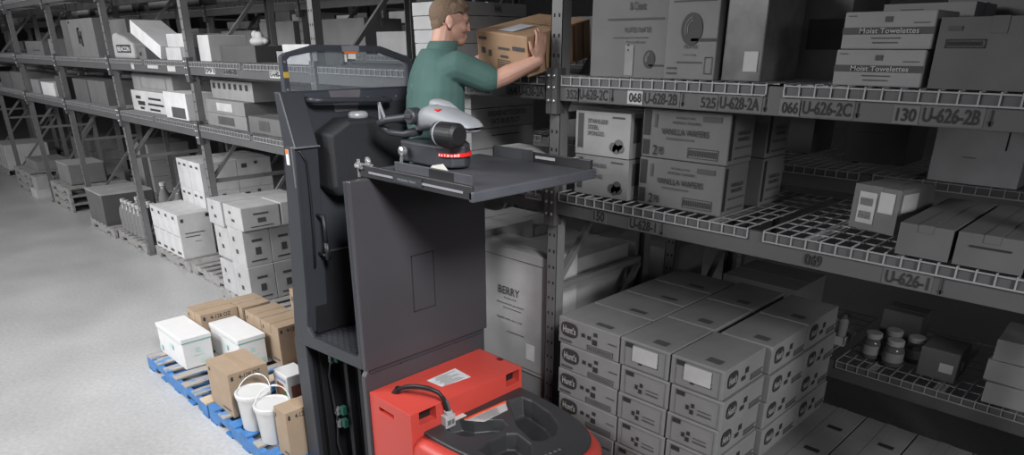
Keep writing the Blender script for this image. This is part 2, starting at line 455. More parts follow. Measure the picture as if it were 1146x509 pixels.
# pallets under the racking
pw = make_pallet('grey wooden pallet under the dense stack of cartons beside the truck', M_WOOD, M_WOOD, 1.22, 1.02)
pw.location = (-7.08, 3.46, 0)
PAL = [((-9.6, 3.58, 0), 'grey wooden pallet under the white cartons nearest the aisle'),
       ((-10.935, 3.5, 0), 'wooden pallet under the shrink-wrapped bottles'),
       ((-12.165, 3.45, 0), 'wooden pallet under the open grey box'),
       ((-14.6, 3.5, 0), 'lowest wooden pallet of the stack under the wrapped box'),
       ((-14.6, 3.5, .141), 'middle wooden pallet of the stack under the wrapped box'),
       ((-14.6, 3.5, .282), 'topmost wooden pallet, right under the wrapped box'),
       ((-17.0, 3.4, 0), 'bottom pallet of the far left stack'),
       ((-17.0, 3.4, .141), 'second pallet up in the far left stack'),
       ((-17.0, 3.4, .282), 'top pallet of the far left stack'),
       ((-19.75, 3.5, 0), 'wooden pallet under the white cartons at the far left edge'),
       ((-8.38, 3.6, 0), 'empty wooden pallet between the white cartons and the dense stack'),
       ((-2.0, 3.47, 0), 'wooden pallet under the printed food cartons at the right'),
       ((-.78, 3.72, 0), 'wooden pallet under the low dark cartons at the bottom right'),
       ((-3.42, 3.55, 0), 'wooden pallet under the tall boxes right behind the truck'),
       ((-9.5, 4.63, 0), 'wooden pallet at the back under the taller white cartons'),
       ((-14.6, 4.9, 0), 'wooden pallet at the back under three flat cartons')]
for loc, lb in PAL: dup(pw, loc, lb)

# ------------------------------------------------------------------ order picker truck
T = thing('order_picker', 'red and charcoal order picker truck with raised operator platform in the aisle', 'forklift', (-3.0, 2.28, 0))
T0 = Vector((-3.0, 2.28, 0))
def tb(b, name, m, bevel=0, smooth=False, parent=None, segs=2):
    bmesh.ops.translate(b.bm, verts=b.bm.verts, vec=-T0)
    return b.build(name, m, parent or T, bevel, smooth, segs=segs)
def apply_bool(o, cutter):
    md = o.modifiers.new('b', 'BOOLEAN'); md.object = cutter; md.operation = 'DIFFERENCE'; md.solver = 'EXACT'
    bpy.context.view_layer.update()
    me = bpy.data.meshes.new_from_object(o.evaluated_get(bpy.context.evaluated_depsgraph_get()))
    o.modifiers.clear(); o.data = me; bpy.data.objects.remove(cutter)
# red battery housing
rb = tb(MB().box(-2.985, -2.605, 1.85, 2.69, .12, .95), 'battery_housing', M_RED)
c = MB(); c.box(-2.72, -2.55, 1.905, 2.02, .865, .955 - .01); c.box(-2.72, -2.55, 2.555, 2.665, .862, .942)
c.box(-2.9, -2.76, 1.8, 1.92, .86, .89)
cut = tb(c, 'cutter', M_RED); apply_bool(rb, cut)
bv = rb.modifiers.new('bevel', 'BEVEL'); bv.width = .007; bv.segments = 2; bv.limit_method = 'ANGLE'; bv.angle_limit = .7
tb(MB().box(-2.70, -2.66, 1.9, 2.03, .855, .955 - .012).box(-2.70, -2.66, 2.55, 2.67, .855, .945), 'handhold_liner', M_DRK, parent=rb)
tb(MB().box(-2.797, -2.757, 2.655, 2.688, .9, .952), 'lock_hole', mat('dark_red', (.09, .008, .008), .5), parent=rb)
q = MB(); q.prism([(-2.865, 2.166), (-2.745, 2.177), (-2.72, 2.378), (-2.873, 2.387)], 2, .9505, .952)
lab_ = tb(q, 'rating_label', mat('rating_plate', (.62, .63, .65), .35), parent=rb)
q = MB()
for k in range(9): q.quad((-2.74 - k * .013, 2.195 + (k % 3) * .01, .9535), (0, .15 - (k % 4) * .02, 0), (-.004, 0, 0))
tb(q, 'label_print', M_INK2, parent=lab_)
# hood (rounded nose)
def outline(x0, x1, y0, y1, ins, n=40):
    pts = []
    yc = (y0 + y1) / 2; hw = (y1 - y0) / 2 - ins; L = x1 - x0 - ins
    for k in range(n + 1):
        t = -PI / 2 + PI * k / n
        cx_, sy = math.cos(t), math.sin(t)
        px = x0 + L * (abs(cx_) ** .75); py = yc + hw * (abs(sy) ** .62) * (1 if sy > 0 else -1)
        pts.append((px, py))
    return pts
rg = []
for ins, z in ((.0, .1), (0, .55), (.0, .70), (.008, .755), (.03, .785), (.06, .797)):
    rg.append([(x, y, z) for x, y in outline(-2.66, -1.80, 1.85, 2.73, ins)])
hd = tb(MB().rings(rg), 'nose_cover', M_RED, smooth=False); hd.data.shade_smooth()
md = hd.modifiers.new('b', 'BEVEL'); md.width = .004; md.limit_method = 'ANGLE'; md.angle_limit = .8
c_ = MB(); oc = [(x, y) for x, y in outline(-2.66, -1.88, 1.94, 2.67, 0)]; c_.rings([[(x, y, .60) for x, y in oc], [(x, y, .9) for x, y in oc]])
hd.modifiers.clear(); apply_bool(hd, tb(c_, 'cutter', M_RED))
# moulded tray set in the hood
o_tr = [(x, y) for x, y in outline(-2.66, -1.87, 1.93, 2.68, 0)]
a = MB(); a.rings([[(x, y, .602) for x, y in o_tr], [(x, y, .812) for x, y in o_tr],
                   [(x - .006, 2.305 + (y - 2.305) * .98, .818) for x, y in o_tr]])
tr = tb(a, 'storage_tray', M_TRY)
BIG = [(-2.535, 2.50), (-2.514, 2.60), (-2.44, 2.605), (-2.274, 2.575), (-2.145, 2.51), (-2.082, 2.425), (-2.09, 2.32), (-2.13, 2.285), (-2.289, 2.33), (-2.44, 2.44)]
LFT = [(-2.605, 2.08), (-2.58, 2.16), (-2.5, 2.2), (-2.44, 2.29), (-2.40, 2.325), (-2.33, 2.30), (-2.317, 2.24), (-2.328, 2.155), (-2.415, 2.055), (-2.55, 2.03)]
BOT = [(-2.27, 2.02), (-2.29, 2.12), (-2.28, 2.24), (-2.24, 2.28), (-2.116, 2.255), (-2.05, 2.2), (-2.05, 2.09), (-2.11, 2.02)]
for P_, zb in ((BIG, .70), (LFT, .745), (BOT, .72)):
    cx_ = sum(p[0] for p in P_) / len(P_); cy_ = sum(p[1] for p in P_) / len(P_)
    k = MB(); k.rings([[(cx_ + (x - cx_) * f, cy_ + (y - cy_) * f, z) for x, y in P_] for f, z in ((.78, zb), (.84, zb + .008), (.97, .806), (1.06, .83))])
    apply_bool(tr, tb(k, 'cutter', M_TRY))
bv = tr.modifiers.new('bevel', 'BEVEL'); bv.width = .006; bv.segments = 2; bv.limit_method = 'ANGLE'; bv.angle_limit = .5
q = MB()
for k in range(4): q.box(-1.99 + k * .004, -1.975 + k * .004, 2.22 + k * .03, 2.235 + k * .03, .817, .820)
tb(q, 'vent_slots', mat('vent_grey', (.12, .12, .13), .5), parent=tr)
q = MB(); q.box(-2.628, -2.574, 2.13, 2.21, .818, .822)
tgp = tb(q, 'small_tag', mat('tag_white', (.6, .6, .6), .4), parent=tr)
tb(MB().box(-2.626, -2.612, 2.135, 2.205, .8221, .8232), 'tag_stripe', mat('tag_orange', (.75, .09, .03), .5), parent=tgp)
# battery cable and connector
cb = tb(MB().tube([(-2.87, 1.95, .945), (-2.84, 1.955, .985), (-2.79, 1.965, 1.015), (-2.72, 1.985, 1.035), (-2.65, 2.01, 1.04), (-2.605, 2.04, 1.02), (-2.585, 2.06, .98), (-2.58, 2.075, .92), (-2.58, 2.08, .88)], .011, 10), 'battery_cable', M_DRK, smooth=True)
cb2 = tb(MB().tube([(-2.86, 1.96, .945), (-2.83, 1.968, .978), (-2.78, 1.98, 1.0), (-2.71, 2.0, 1.018), (-2.64, 2.025, 1.022), (-2.6, 2.055, 1.0), (-2.578, 2.075, .96), (-2.575, 2.09, .9), (-2.575, 2.095, .88)], .009, 10), 'battery_cable', mat('cable_grey', (.1, .1, .11), .4), smooth=True)
tb(MB().tube([(-2.885, 1.945, .935), (-2.86, 1.952, .965), (-2.85, 1.955, .985)], .019, 10), 'cable_boot', M_DRK)
cn = tb(MB().box(-2.604, -2.56, 2.05, 2.12, .80, .875).box(-2.598, -2.566, 2.065, 2.105, .875, .90), 'battery_connector', mat('connector_grey', (.42, .42, .43), .4), bevel=.004)
tb(MB().box(-2.5595, -2.557, 2.06, 2.085, .82, .85).box(-2.5595, -2.557, 2.09, 2.108, .82, .85), 'connector_plate', M_CHR, parent=cn)
# chassis below
tb(MB().box(-3.02, -1.9, 1.88, 2.70, .03, .11), 'chassis', M_DRK, bevel=.01)
# raised operator platform: side cheek (C shape)
def cheek(y0, y1, name):
    b = MB()
    b.prism([(-3.60, 2.24), (-3.78, 1.04), (-3.74, 1.02), (-3.04, 1.075), (-2.97, 1.09), (-2.97, 2.12), (-3.045, 2.12), (-3.045, 1.17), (-3.07, 1.14), (-3.55, 1.115), (-3.60, 1.17), (-3.575, 1.30), (-3.50, 2.24)], 1, y0, y1)
    return tb(b, name, M_BLK, bevel=.004)
cheek(1.84, 1.865, 'platform_side'); cheek(2.715, 2.74, 'platform_side')
pf = tb(MB().box(-3.74, -2.98, 1.866, 2.714, 1.055, 1.10), 'platform_floor', M_BLK, bevel=.003)
q = MB()
for i in range(16):
    for j in range(22):
        x = -3.55 + i * .034; y = 1.88 + j * .038 + (i % 2) * .019
        q.bar((x - .010, y - .006, 1.1035), (x + .010, y + .006, 1.1035), .006, .004)
tb(q, 'floor_mat_studs', mat('mat_rubber', (.05, .05, .05), .45), parent=pf)
# rear wall of the compartment (leans slightly)
b = MB(); b.prism([(-3.64, 2.52), (-3.80, 1.06), (-3.62, 1.10), (-3.60, 2.52)], 1, 1.87, 2.72)
bw_ = tb(b, 'rear_wall', M_BLK, bevel=.004)
b = MB(); b.box(-3.602, -3.585, 1.90, 2.70, 1.112, 1.60); tb(b, 'kick_panel', M_DRK, parent=bw_, bevel=.003)
b = MB(); b.box(-3.598, -3.582, 1.90, 2.70, 1.605, 1.613); tb(b, 'panel_seam', mat('seam_metal', (.2, .2, .21), .4, .6), parent=bw_)
b = MB()
for y in (1.93, 2.02, 2.2, 2.5): b.lathe((-3.584, y, 1.62), [(.006, 0), (.006, .004)], 8, 'X')
tb(b, 'screws', M_CHR, parent=bw_)
# side column with sloping top, cable and warning label
b = MB(); b.prism([(-3.76, 1.12), (-3.60, 1.12), (-3.50, 2.24), (-3.60, 2.52), (-3.66, 2.52), (-3.625, 2.24)], 1, 1.842, 1.985)
sc_ = tb(b, 'side_column', M_BLK, bevel=.006)
b = MB(); b.tube([(-3.52, 1.845, 2.23), (-3.494, 1.87, 2.215), (-3.494, 1.90, 2.16), (-3.498, 1.905, 2.0), (-3.51, 1.905, 1.75), (-3.535, 1.905, 1.55)], .006, 8)
tb(b, 'control_cable', M_DRK, parent=sc_, smooth=True)
b = MB(); b.box(-3.60, -3.57, 1.838, 1.8415, 2.14, 2.225); wl_ = tb(b, 'warning_label', mat('label_white', (.7, .7, .7), .5), parent=sc_)
b = MB(); b.box(-3.60, -3.57, 1.8365, 1.8378, 2.20, 2.225); tb(b, 'label_band', mat('warn_orange', (.75, .16, .03), .5), parent=wl_)
b = MB(); b.box(-3.53, -3.525, 1.834, 1.842, 2.02, 2.24).box(-3.53, -3.48, 1.836, 1.985, 2.236, 2.243); tb(b, 'bright_trim', mat('trim_metal', (.35, .35, .37), .35, .7), parent=sc_)
tb(MB().tube([(-3.46, 1.95, 1.86), (-3.46, 1.952, 1.68)], [.010, .010], 10).tube([(-3.46, 1.952, 1.70), (-3.46, 1.952, 1.60)], .016, 10).bar((-3.46, 1.95, 1.85), (-3.56, 1.95, 1.85), .014).bar((-3.46, 1.95, 1.62), (-3.57, 1.95, 1.62), .014), 'grab_handle', M_DRK, smooth=True)
# backrest pad
P0 = [(2.02, 2.30), (2.15, 2.37), (2.34, 2.37), (2.60, 2.30), (2.61, 1.98), (2.56, 1.93), (2.06, 1.95), (2.02, 2.0)]
cy_, cz_ = 2.31, 2.15
rg = []
for f, x in ((1.0, -3.60), (1.0, -3.50), (.985, -3.46), (.93, -3.44)):
    rg.append([(x, cy_ + (y - cy_) * f, cz_ + (z - cz_) * f) for y, z in P0])
pd = tb(MB().rings(rg), 'backrest', M_PAD, bevel=.012, segs=3)
b = MB(); b.lathe((0, 0, 0), [(.060, 0), (.060, .022), (.05, .034), (.03, .038)], 24); bmesh.ops.scale(b.bm, vec=(.8, 1, 1), verts=b.bm.verts)
bmesh.ops.translate(b.bm, vec=(-3.52, 2.27, 2.366), verts=b.bm.verts)
cp = tb(b, 'silver_cap', mat('cap_silver', (.42, .43, .45), .35, .2), parent=pd, smooth=True)
tb(MB().box(-3.53, -3.51, 2.245, 2.295, 2.4035, 2.406), 'cap_print', M_INK2, parent=cp)
tb(MB().tube([(-3.60, 1.995, 2.475), (-3.53, 1.997, 2.475), (-3.515, 2.01, 2.474), (-3.51, 2.05, 2.473), (-3.51, 2.44, 2.455), (-3.515, 2.49, 2.452), (-3.53, 2.505, 2.452), (-3.60, 2.507, 2.452)], .0165, 12), 'grab_bar', M_BLK, smooth=True)
# overhead screen: frame plus clear window
OUT = [(1.88, 2.50), (1.88, 2.695), (1.905, 2.712), (2.09, 2.755), (2.51, 2.748), (2.72, 2.685), (2.735, 2.66), (2.73, 2.44), (1.88, 2.44)]
INN = [(1.912, 2.518), (1.912, 2.68), (1.93, 2.695), (2.095, 2.722), (2.50, 2.715), (2.69, 2.66), (2.70, 2.65), (2.70, 2.513), (1.912, 2.512)]
b = MB(); n = len(OUT); xa, xb = -3.64, -3.60
Vv = {}
for nm, L_ in (('o', OUT), ('i', INN)):
    for x in (xa, xb): Vv[nm, x] = [b.bm.verts.new((x, y, z)) for y, z in L_]
for i in range(n):
    j = (i + 1) % n
    for x in (xa, xb): b._f([Vv['o', x][i], Vv['o', x][j], Vv['i', x][j], Vv['i', x][i]])
    b._f([Vv['o', xa][i], Vv['o', xa][j], Vv['o', xb][j], Vv['o', xb][i]]); b._f([Vv['i', xa][i], Vv['i', xa][j], Vv['i', xb][j], Vv['i', xb][i]])
sf = tb(b, 'screen_frame', mat('frame_bluegrey', (.05, .054, .068), .4), bevel=.002)
def clear_mat():
    m = bpy.data.materials.new('clear_polycarbonate'); m.use_nodes = True; nt = m.node_tree
    for n_ in list(nt.nodes): nt.nodes.remove(n_)
    o = nt.nodes.new('ShaderNodeOutputMaterial'); t = nt.nodes.new('ShaderNodeBsdfTransparent'); g = nt.nodes.new('ShaderNodeBsdfGlossy')
    g.inputs['Roughness'].default_value = .08; t.inputs[0].default_value = (.86, .88, .90, 1); d = nt.nodes.new('ShaderNodeBsdfDiffuse'); d.inputs[0].default_value = (.6, .62, .66, 1)
    mx = nt.nodes.new('ShaderNodeMixShader'); mx.inputs[0].default_value = .06; mx2 = nt.nodes.new('ShaderNodeMixShader'); mx2.inputs[0].default_value = .10
    nt.links.new(t.outputs[0], mx.inputs[1]); nt.links.new(g.outputs[0], mx.inputs[2]); nt.links.new(mx.outputs[0], mx2.inputs[1]); nt.links.new(d.outputs[0], mx2.inputs[2])
    nt.links.new(mx2.outputs[0], o.inputs[0]); return m
tb(MB().prism(INN, 0, -3.622, -3.618), 'clear_screen', clear_mat())
b = MB(); b.prism([(2.17, 2.40), (2.32, 2.40), (2.35, 2.515), (2.14, 2.515)], 0, -3.599, -3.596); tb(b, 'screen_bracket', mat('bracket_grey', (.13, .12, .135), .5), parent=sf)
b = MB(); b.box(-3.599, -3.590, 2.26, 2.345, 2.708, 2.718); tb(b, 'orange_sticker', mat('sticker_orange', (.85, .17, .02), .5), parent=sf)
b = MB(); b.box(-3.599, -3.594, 2.25, 2.36, 2.7185, 2.75); tb(b, 'grey_sticker', mat('sticker_grey', (.2, .2, .22), .5), parent=sf)
b = MB(); b.box(-3.599, -3.594, 2.285, 2.335, 2.68, 2.707).box(-3.599, -3.594, 2.262, 2.275, 2.665, 2.705); tb(b, 'white_sticker', mat('sticker_white', (.7, .7, .7), .5), parent=sf)
b = MB()
for y, z in ((1.895, 2.67), (1.895, 2.53), (2.0, 2.47), (2.12, 2.47), (2.4, 2.468), (2.6, 2.466)): b.lathe((-3.60, y, z), [(.006, 0), (.006, .004)], 8, 'X')
tb(b, 'screen_bolts', M_CHR, parent=sf)
tb(MB().box(-3.5995, -3.5965, 1.882, 1.911, 2.59, 2.62), 'yellow_sticker', mat('sticker_yellow', (.5, .33, .05), .5), parent=sf)
# front panel
fp = tb(MB().box(-3.0, -2.965, 1.83, 2.74, 1.085, 2.13), 'front_panel', M_BLK2, bevel=.006)
b = MB()
for f in ((2.175, 2.335, 1.672, 1.679), (2.175, 2.335, 1.345, 1.352), (2.175, 2.182, 1.345, 1.679), (2.328, 2.335, 1.345, 1.679)): b.box(-2.9652, -2.963, *f)
tb(b, 'hatch_gap', M_HOLE, parent=fp)
tb(MB().box(-2.965, -2.9632, 2.1825, 2.3275, 1.3525, 1.6715), 'access_hatch', M_BLK2, parent=fp)
lp = tb(MB().prism([(1.835, .12), (1.835, 1.04), (1.86, 1.075), (2.735, 1.075), (2.735, .12)], 0, -3.03, -2.99), 'lower_panel', M_BLK2, bevel=.004)
for y in (2.08, 2.5): tb(MB().lathe((-2.99, y, 1.055), [(.009, 0), (.009, .004), (.004, .006)], 10, 'X'), 'panel_bolt', M_DRK, parent=lp)
# mast channels and side plate below the platform
for y_ in (1.86, 2.66): tb(MB().box(-3.80, -3.70, y_, y_ + .04, .05, 1.03), 'mast_rail', M_BLK, bevel=.004)
for x_, y_ in ((-3.70, 1.93), (-3.50, 2.0), (-3.34, 2.0), (-3.2, 2.0), (-3.5, 2.5)): tb(MB().box(x_, x_ + .04, y_, y_ + .06, .05, 1.05), 'inner_mast_channel', M_DRK, bevel=.004)
tb(MB().box(-3.70, -3.05, 2.08, 2.12, .05, 1.05), 'mast_backplate', M_DRK)
tb(MB().box(-3.735, -3.715, 1.90, 2.66, .05, 1.05), 'carriage_plate', M_DRK)
tb(MB().box(-3.80, -3.66, 1.845, 1.862, .05, 1.04), 'carriage_side', M_BLK, bevel=.003)
for k, (x, z) in enumerate(((-3.53, .95), (-3.52, .58), (-3.515, .49))):
    g_ = tb(MB().box(x, x + .035, 1.955, 1.985, z - .03, z + .03), 'green_connector', mat('connector_green', (.008, .06, .04), .45), bevel=.003)
    tb(MB().box(x - .07, x - .035, 1.955, 1.985, z - .055, z - .035).box(x - .07, x - .035, 1.955, 1.985, z - .03, z - .01), 'connector_terminal', mat('terminal_grey', (.14, .15, .16), .5), parent=g_)
tb(MB().tube([(-3.57, 1.96, .93), (-3.6, 1.95, .8), (-3.58, 1.955, .6), (-3.57, 1.96, .5), (-3.6, 1.96, .3), (-3.55, 1.97, .15)], .008, 8), 'wiring_loom', M_DRK, smooth=True)
tb(MB().box(-3.70, -3.02, 1.88, 2.70, .03, .1), 'mast_base', M_DRK)
for y in (1.95, 2.42): tb(MB().box(-6.35, -3.72, y, y + .15, .075, .112), 'fork', mat('fork_steel', (.05, .05, .05), .5), bevel=.006)
for y in (1.98, 2.6): tb(MB().lathe((-2.2, y - .05, .09), [(.08, 0), (.09, .01), (.09, .09), (.08, .1)], 20, 'Y'), 'drive_wheel', M_DRK)
# work tray on top of the front panel
b = MB(); b.box(-3.03, -2.185, 1.955, 2.76, 2.135, 2.165)
wt = tb(b, 'work_tray', mat('tray_grey', (.062, .064, .074), .45), bevel=.004)
b = MB(); b.box(-3.03, -2.185, 1.94, 1.958, 2.135, 2.195); tb(b, 'tray_rim', mat('tray_edge', (.03, .03, .033), .4), parent=wt, bevel=.003)
b = MB(); b.box(-2.205, -2.175, 1.94, 2.78, 2.125, 2.172); tb(b, 'tray_rim', mat('tray_front', (.07, .073, .085), .4), parent=wt, bevel=.006)
b = MB(); b.box(-2.92, -2.20, 2.762, 2.78, 2.135, 2.215); ls = tb(b, 'tray_rim', mat('tray_edge', (.03, .03, .033), .4), parent=wt, bevel=.003)
b = MB(); b.box(-2.90, -2.60, 2.752, 2.760, 2.166, 2.225).box(-2.66, -2.655, 2.750, 2.7515, 2.17, 2.22); tb(b, 'tray_back_plate', mat('tray_grey', (.062, .064, .074), .45), parent=wt)
b = MB(); b.box(-2.58, -2.44, 2.758, 2.7605, 2.185, 2.20); tb(b, 'white_strip', mat('strip_white', (.5, .5, .52), .4), parent=wt)
b = MB(); b.lathe((-2.30, 2.765, 2.216), [(.018, 0), (.018, .004), (.01, .006)], 12); tb(b, 'latch_knob', M_CHR, parent=wt)
b = MB(); b.box(-2.90, -2.32, 2.06, 2.075, 2.165, 2.21); tb(b, 'tray_inner_wall', mat('tray_grey', (.062, .064, .074), .45), parent=wt, bevel=.002)
b = MB(); b.box(-2.62, -2.44, 2.058, 2.0605, 2.166, 2.208); tb(b, 'divider_plate', M_DRK, parent=wt)
b = MB(); b.box(-2.95, -2.24, 1.936, 1.9395, 2.158, 2.168); tb(b, 'tray_rail', M_SIL, parent=wt)
b = MB(); b.box(-2.74, -2.52, 1.932, 1.9355, 2.145, 2.182); np_ = tb(b, 'name_plate', M_BLK, parent=wt)
text('plate_text', 'PICKING TRAY', Vector((-2.70, 1.931, 2.158)) - T0, (.14, 0, 0), (0, 0, .010), M_SIL, np_)
b = MB(); b.lathe((-3.02, 1.93, 2.19), [(.016, -.02), (.016, .02)], 12, 'X').bar((-3.04, 1.94, 2.13), (-3.04, 1.94, 2.22), .012).bar((-3.02, 1.93, 2.2), (-2.93, 1.95, 2.2), .01)
b.lathe((-3.0, 1.97, 2.21), [(.022, -.004), (.022, .004)], 14, 'Y')
tb(b, 'tray_latch', M_CHR, parent=wt)
# control head
b = MB(); 
base_pts = [(-3.09, 2.24), (-3.09, 2.40), (-2.78, 2.42), (-2.70, 2.39), (-2.66, 2.33), (-2.69, 2.26), (-2.77, 2.225)]
b.prism(base_pts, 2, 2.175, 2.285)
cbx = tb(b, 'control_base', M_BLK, bevel=.012, segs=3)
b = MB(); b.lathe((-2.74, 2.32, 0), [(.091, 2.232), (.091, 2.249)], 28)
bd = tb(b, 'red_badge', mat('badge_red', (.65, .02, .02), .35), parent=cbx, smooth=False)
b = MB()
cc = Vector((-2.74, 2.32, 0))
for k, ch in enumerate('RAYMOND'):
    a_ = math.radians(-92 + k * 11)
    p_ = cc + Vector((math.cos(a_), math.sin(a_), 0)) * .0925; tdir = Vector((-math.sin(a_), math.cos(a_), 0))
    text('badge_text', ch, p_ + Vector((0, 0, 2.2345)) - T0 - tdir * .006, tdir * .011, (0, 0, .012), mat('badge_white', (.8, .8, .8), .5), bd, bold=.03)
b = MB(); b.lathe((-2.76, 2.33, 2.175), [(.088, 0), (.088, .108), (.07, .125), (.05, .128)], 28); tb(b, 'pivot_drum', M_BLK, parent=cbx, smooth=False, bevel=.004)
b = MB(); b.lathe((-2.74, 2.31, 2.285), [(.055, 0), (.06, .01), (.045, .03), (.045, .05)], 24); tb(b, 'swivel_boot', M_DRK, parent=cbx)
# silver tiller body: lofted sections along its length
def sect(c, ry, rz, n=18):
    return [(c[0], c[1] + ry * math.copysign(abs(math.cos(2 * PI * k / n)) ** .75, math.cos(2 * PI * k / n)), c[2] + rz * math.copysign(abs(math.sin(2 * PI * k / n)) ** .75, math.sin(2 * PI * k / n))) for k in range(n)]
b = MB(); b.rings([sect(c_, a1, a2) for c_, a1, a2 in (((-2.99, 2.31, 2.35), .035, .022), ((-2.96, 2.31, 2.375), .065, .040), ((-2.90, 2.31, 2.405), .085, .060), ((-2.84, 2.31, 2.415), .095, .062),
      ((-2.77, 2.32, 2.408), .093, .052), ((-2.70, 2.33, 2.395), .086, .042), ((-2.64, 2.34, 2.382), .078, .034), ((-2.60, 2.345, 2.372), .055, .022), ((-2.59, 2.345, 2.368), .02, .008))])
ch_ = tb(b, 'control_head', M_SIL, smooth=True)
b = MB(); b.rings([sect(c_, a1, a2) for c_, a1, a2 in (((-2.95, 2.36, 2.45), .03, .012), ((-2.90, 2.35, 2.475), .05, .022), ((-2.84, 2.35, 2.468), .05, .02), ((-2.76, 2.36, 2.44), .03, .01))])
tb(b, 'palm_rest', mat('palm_grey', (.34, .35, .37), .4), parent=ch_, smooth=True)
b = MB(); b.lathe((-2.76, 2.235, 2.345), [(.05, 0), (.060, .008), (.060, .15), (.045, .165)], 28, 'X')
tb(b, 'throttle_grip', M_DRK, parent=ch_, bevel=.003)
b = MB(); b.lathe((-2.735, 2.235, 2.345), [(.0605, 0), (.0625, .002), (.0625, .008), (.0605, .010)], 28, 'X')
tb(b, 'grip_ring', M_SIL, parent=ch_)
b = MB(); b.lathe((-2.95, 2.20, 2.415), [(.036, 0), (.042, .01), (.042, .06), (.03, .075)], 24, 'Y').box(-2.975, -2.925, 2.192, 2.2, 2.405, 2.425)
tb(b, 'thumb_dial', M_BLK, parent=ch_, bevel=.003)
b = MB(); b.box(-2.80, -2.765, 2.245, 2.275, 2.44, 2.458); tb(b, 'red_button', mat('button_red', (.5, .01, .01), .3), parent=ch_, bevel=.004)
b = MB(); b.rings([sect(c_, a1, a2) for c_, a1, a2 in (((-2.80, 2.32, 2.405), .096, .006), ((-2.72, 2.33, 2.395), .092, .008), ((-2.64, 2.34, 2.38), .084, .008), ((-2.59, 2.345, 2.37), .055, .006))])
tb(b, 'head_seam', M_DRK, parent=ch_)
b = MB(); b.tube([(-2.95, 2.27, 2.42), (-3.05, 2.25, 2.40), (-3.15, 2.21, 2.385), (-3.21, 2.20, 2.365), (-3.225, 2.22, 2.34), (-3.19, 2.25, 2.315), (-3.09, 2.28, 2.31), (-2.98, 2.29, 2.335)], [.020, .020, .019, .018, .018, .019, .021, .024], 12)
tb(b, 'loop_handle', M_BLK, parent=ch_, smooth=True)
b = MB(); b.bar((-3.20, 2.20, 2.36), (-3.20, 2.20, 2.47), .010).bar((-3.20, 2.20, 2.47), (-3.15, 2.20, 2.38), .010); tb(b, 'wire_lever', M_SIL, parent=ch_)
b = MB(); b.lathe((-3.02, 2.215, 2.235), [(.012, -.03), (.024, -.025), (.024, 0)], 16, 'Y').bar((-3.04, 2.2, 2.15), (-3.02, 2.2, 2.23), .012); tb(b, 'key_switch', M_CHR, parent=cbx)

# papers lying in the tray
pt = thing('paper_bundle', 'bundle of papers with an orange edge lying in the grey moulded tray', 'papers', (-2.5, 2.32, .80))
MB().prism([(-.045, -.15), (-.03, .155), (.045, .10), (.045, -.085)], 2, .016, .022).build('paper_sheet', mat('paper_grey', (.42, .42, .43), .4), pt)
MB().prism([(-.048, -.15), (-.034, .158), (-.022, .155), (-.034, -.14)], 2, .018, .0265).build('orange_cover', mat('paper_orange', (.75, .10, .03), .5), pt, )
q = MB()
for k in range(6): q.quad((-.02 + k * .011, -.10 + k * .004, .0229), (.002, .17 - k * .01, 0), (.004, 0, 0))
q.build('printed_lines', M_INK2, pt)
# folded slip on the work tray
MBs = MB(); MBs.prism([(-.05, 0), (.0, .045), (.045, .01)], 1, -.01, .06)
tag(MBs.build('paper_slip', mat('paper_cream', (.55, .53, .48), .6), loc=(-2.66, 2.12, 2.166)), 'small folded cream paper slip standing in the work tray under the controls', 'paper')

# ------------------------------------------------------------------ cartons and goods
def seq(n): return ORD[n]
FB = lambda f, m=M_INK2: [(f, .08, .62, .14, .82, m), (f, .2, .12, .5, .16, m)]

# ---- load on the blue pallets
TW = [('F', .0, .86, 1, .875, M_TEALF), ('R', 0, .86, 1, .89, M_TEAL), ('F', .04, .12, .14, .3, M_TEALF), ('F', .5, .45, .62, .62, M_TEALF), ('R', .55, .1, .9, .24, M_TEALF), ('R', .42, .5, .58, .66, M_TEALF), ('R', .3, .38, .7, .42, M_TEALF)]
carton(-6.37, -5.79, 1.79, 2.04, .14, .42, M_WHT, 'white lidded carton with teal printing on the outer corner of the far blue pallet', 'white cartons on the blue pallet', marks=TW, tape=None, lid=.035)
carton(-6.02, -5.44, 2.13, 2.37, .14, .42, M_WHT, 'white lidded carton with teal printing, second in from the aisle beside brown cartons', 'white cartons on the blue pallet', marks=TW, tape=None, lid=.035)
def kraft(x0, x1, y0, y1, z0, z1, lb, tape='y', tx=True, **k):
    m_ = [('F', .1, .80, .16, .88, M_INK2), ('R', .06, .84, .12, .93), ('F', .55, .1, .9, .14, M_INK2)]
    t_ = [('R', '4-128 OZ', .25, .84, .8, .94, M_INK)] if tx else []
    return carton(x0, x1, y0, y1, z0, z1, M_BRN, lb, 'brown cartons on the blue pallets', tape=tape, tapem=M_BTAPE, marks=m_, texts=t_, **k)
kraft(-6.30, -5.96, 2.42, 2.70, .14, .50, 'brown carton at the far back corner of the blue pallet', 'y')
kraft(-6.36, -6.04, 2.07, 2.41, .14, .50, 'brown carton standing between the two white lidded cartons and the far pallet end', 'y')
kraft(-6.03, -5.95 + .0, 2.385, 2.41, .14, .15, 'thin brown card scrap between cartons', None, False) if False else None
kraft(-5.90, -5.60, 2.42, 2.72, .14, .50, 'long-topped brown carton in the back row of the far blue pallet, left one', 'y')
kraft(-5.59, -5.27, 2.42, 2.72, .14, .50, 'brown carton in the back row at the near end of the far blue pallet', 'y')
kraft(-5.62, -5.30, 2.74, 3.02 - .06, .14, .70, 'tall brown carton behind the others beside the rack side of the pallets', 'x')
kraft(-5.26, -4.96, 2.70, 2.94, .14, .78, 'tallest brown carton, half hidden behind the truck', 'x')
kraft(-5.08, -4.69, 1.72, 2.03, .14, .50, 'brown carton on the near blue pallet just left of the buckets', 'x')
kraft(-4.02, -3.86, 1.74, 2.0, .14, .50, 'brown carton at the near pallet corner against the truck mast', 'x')
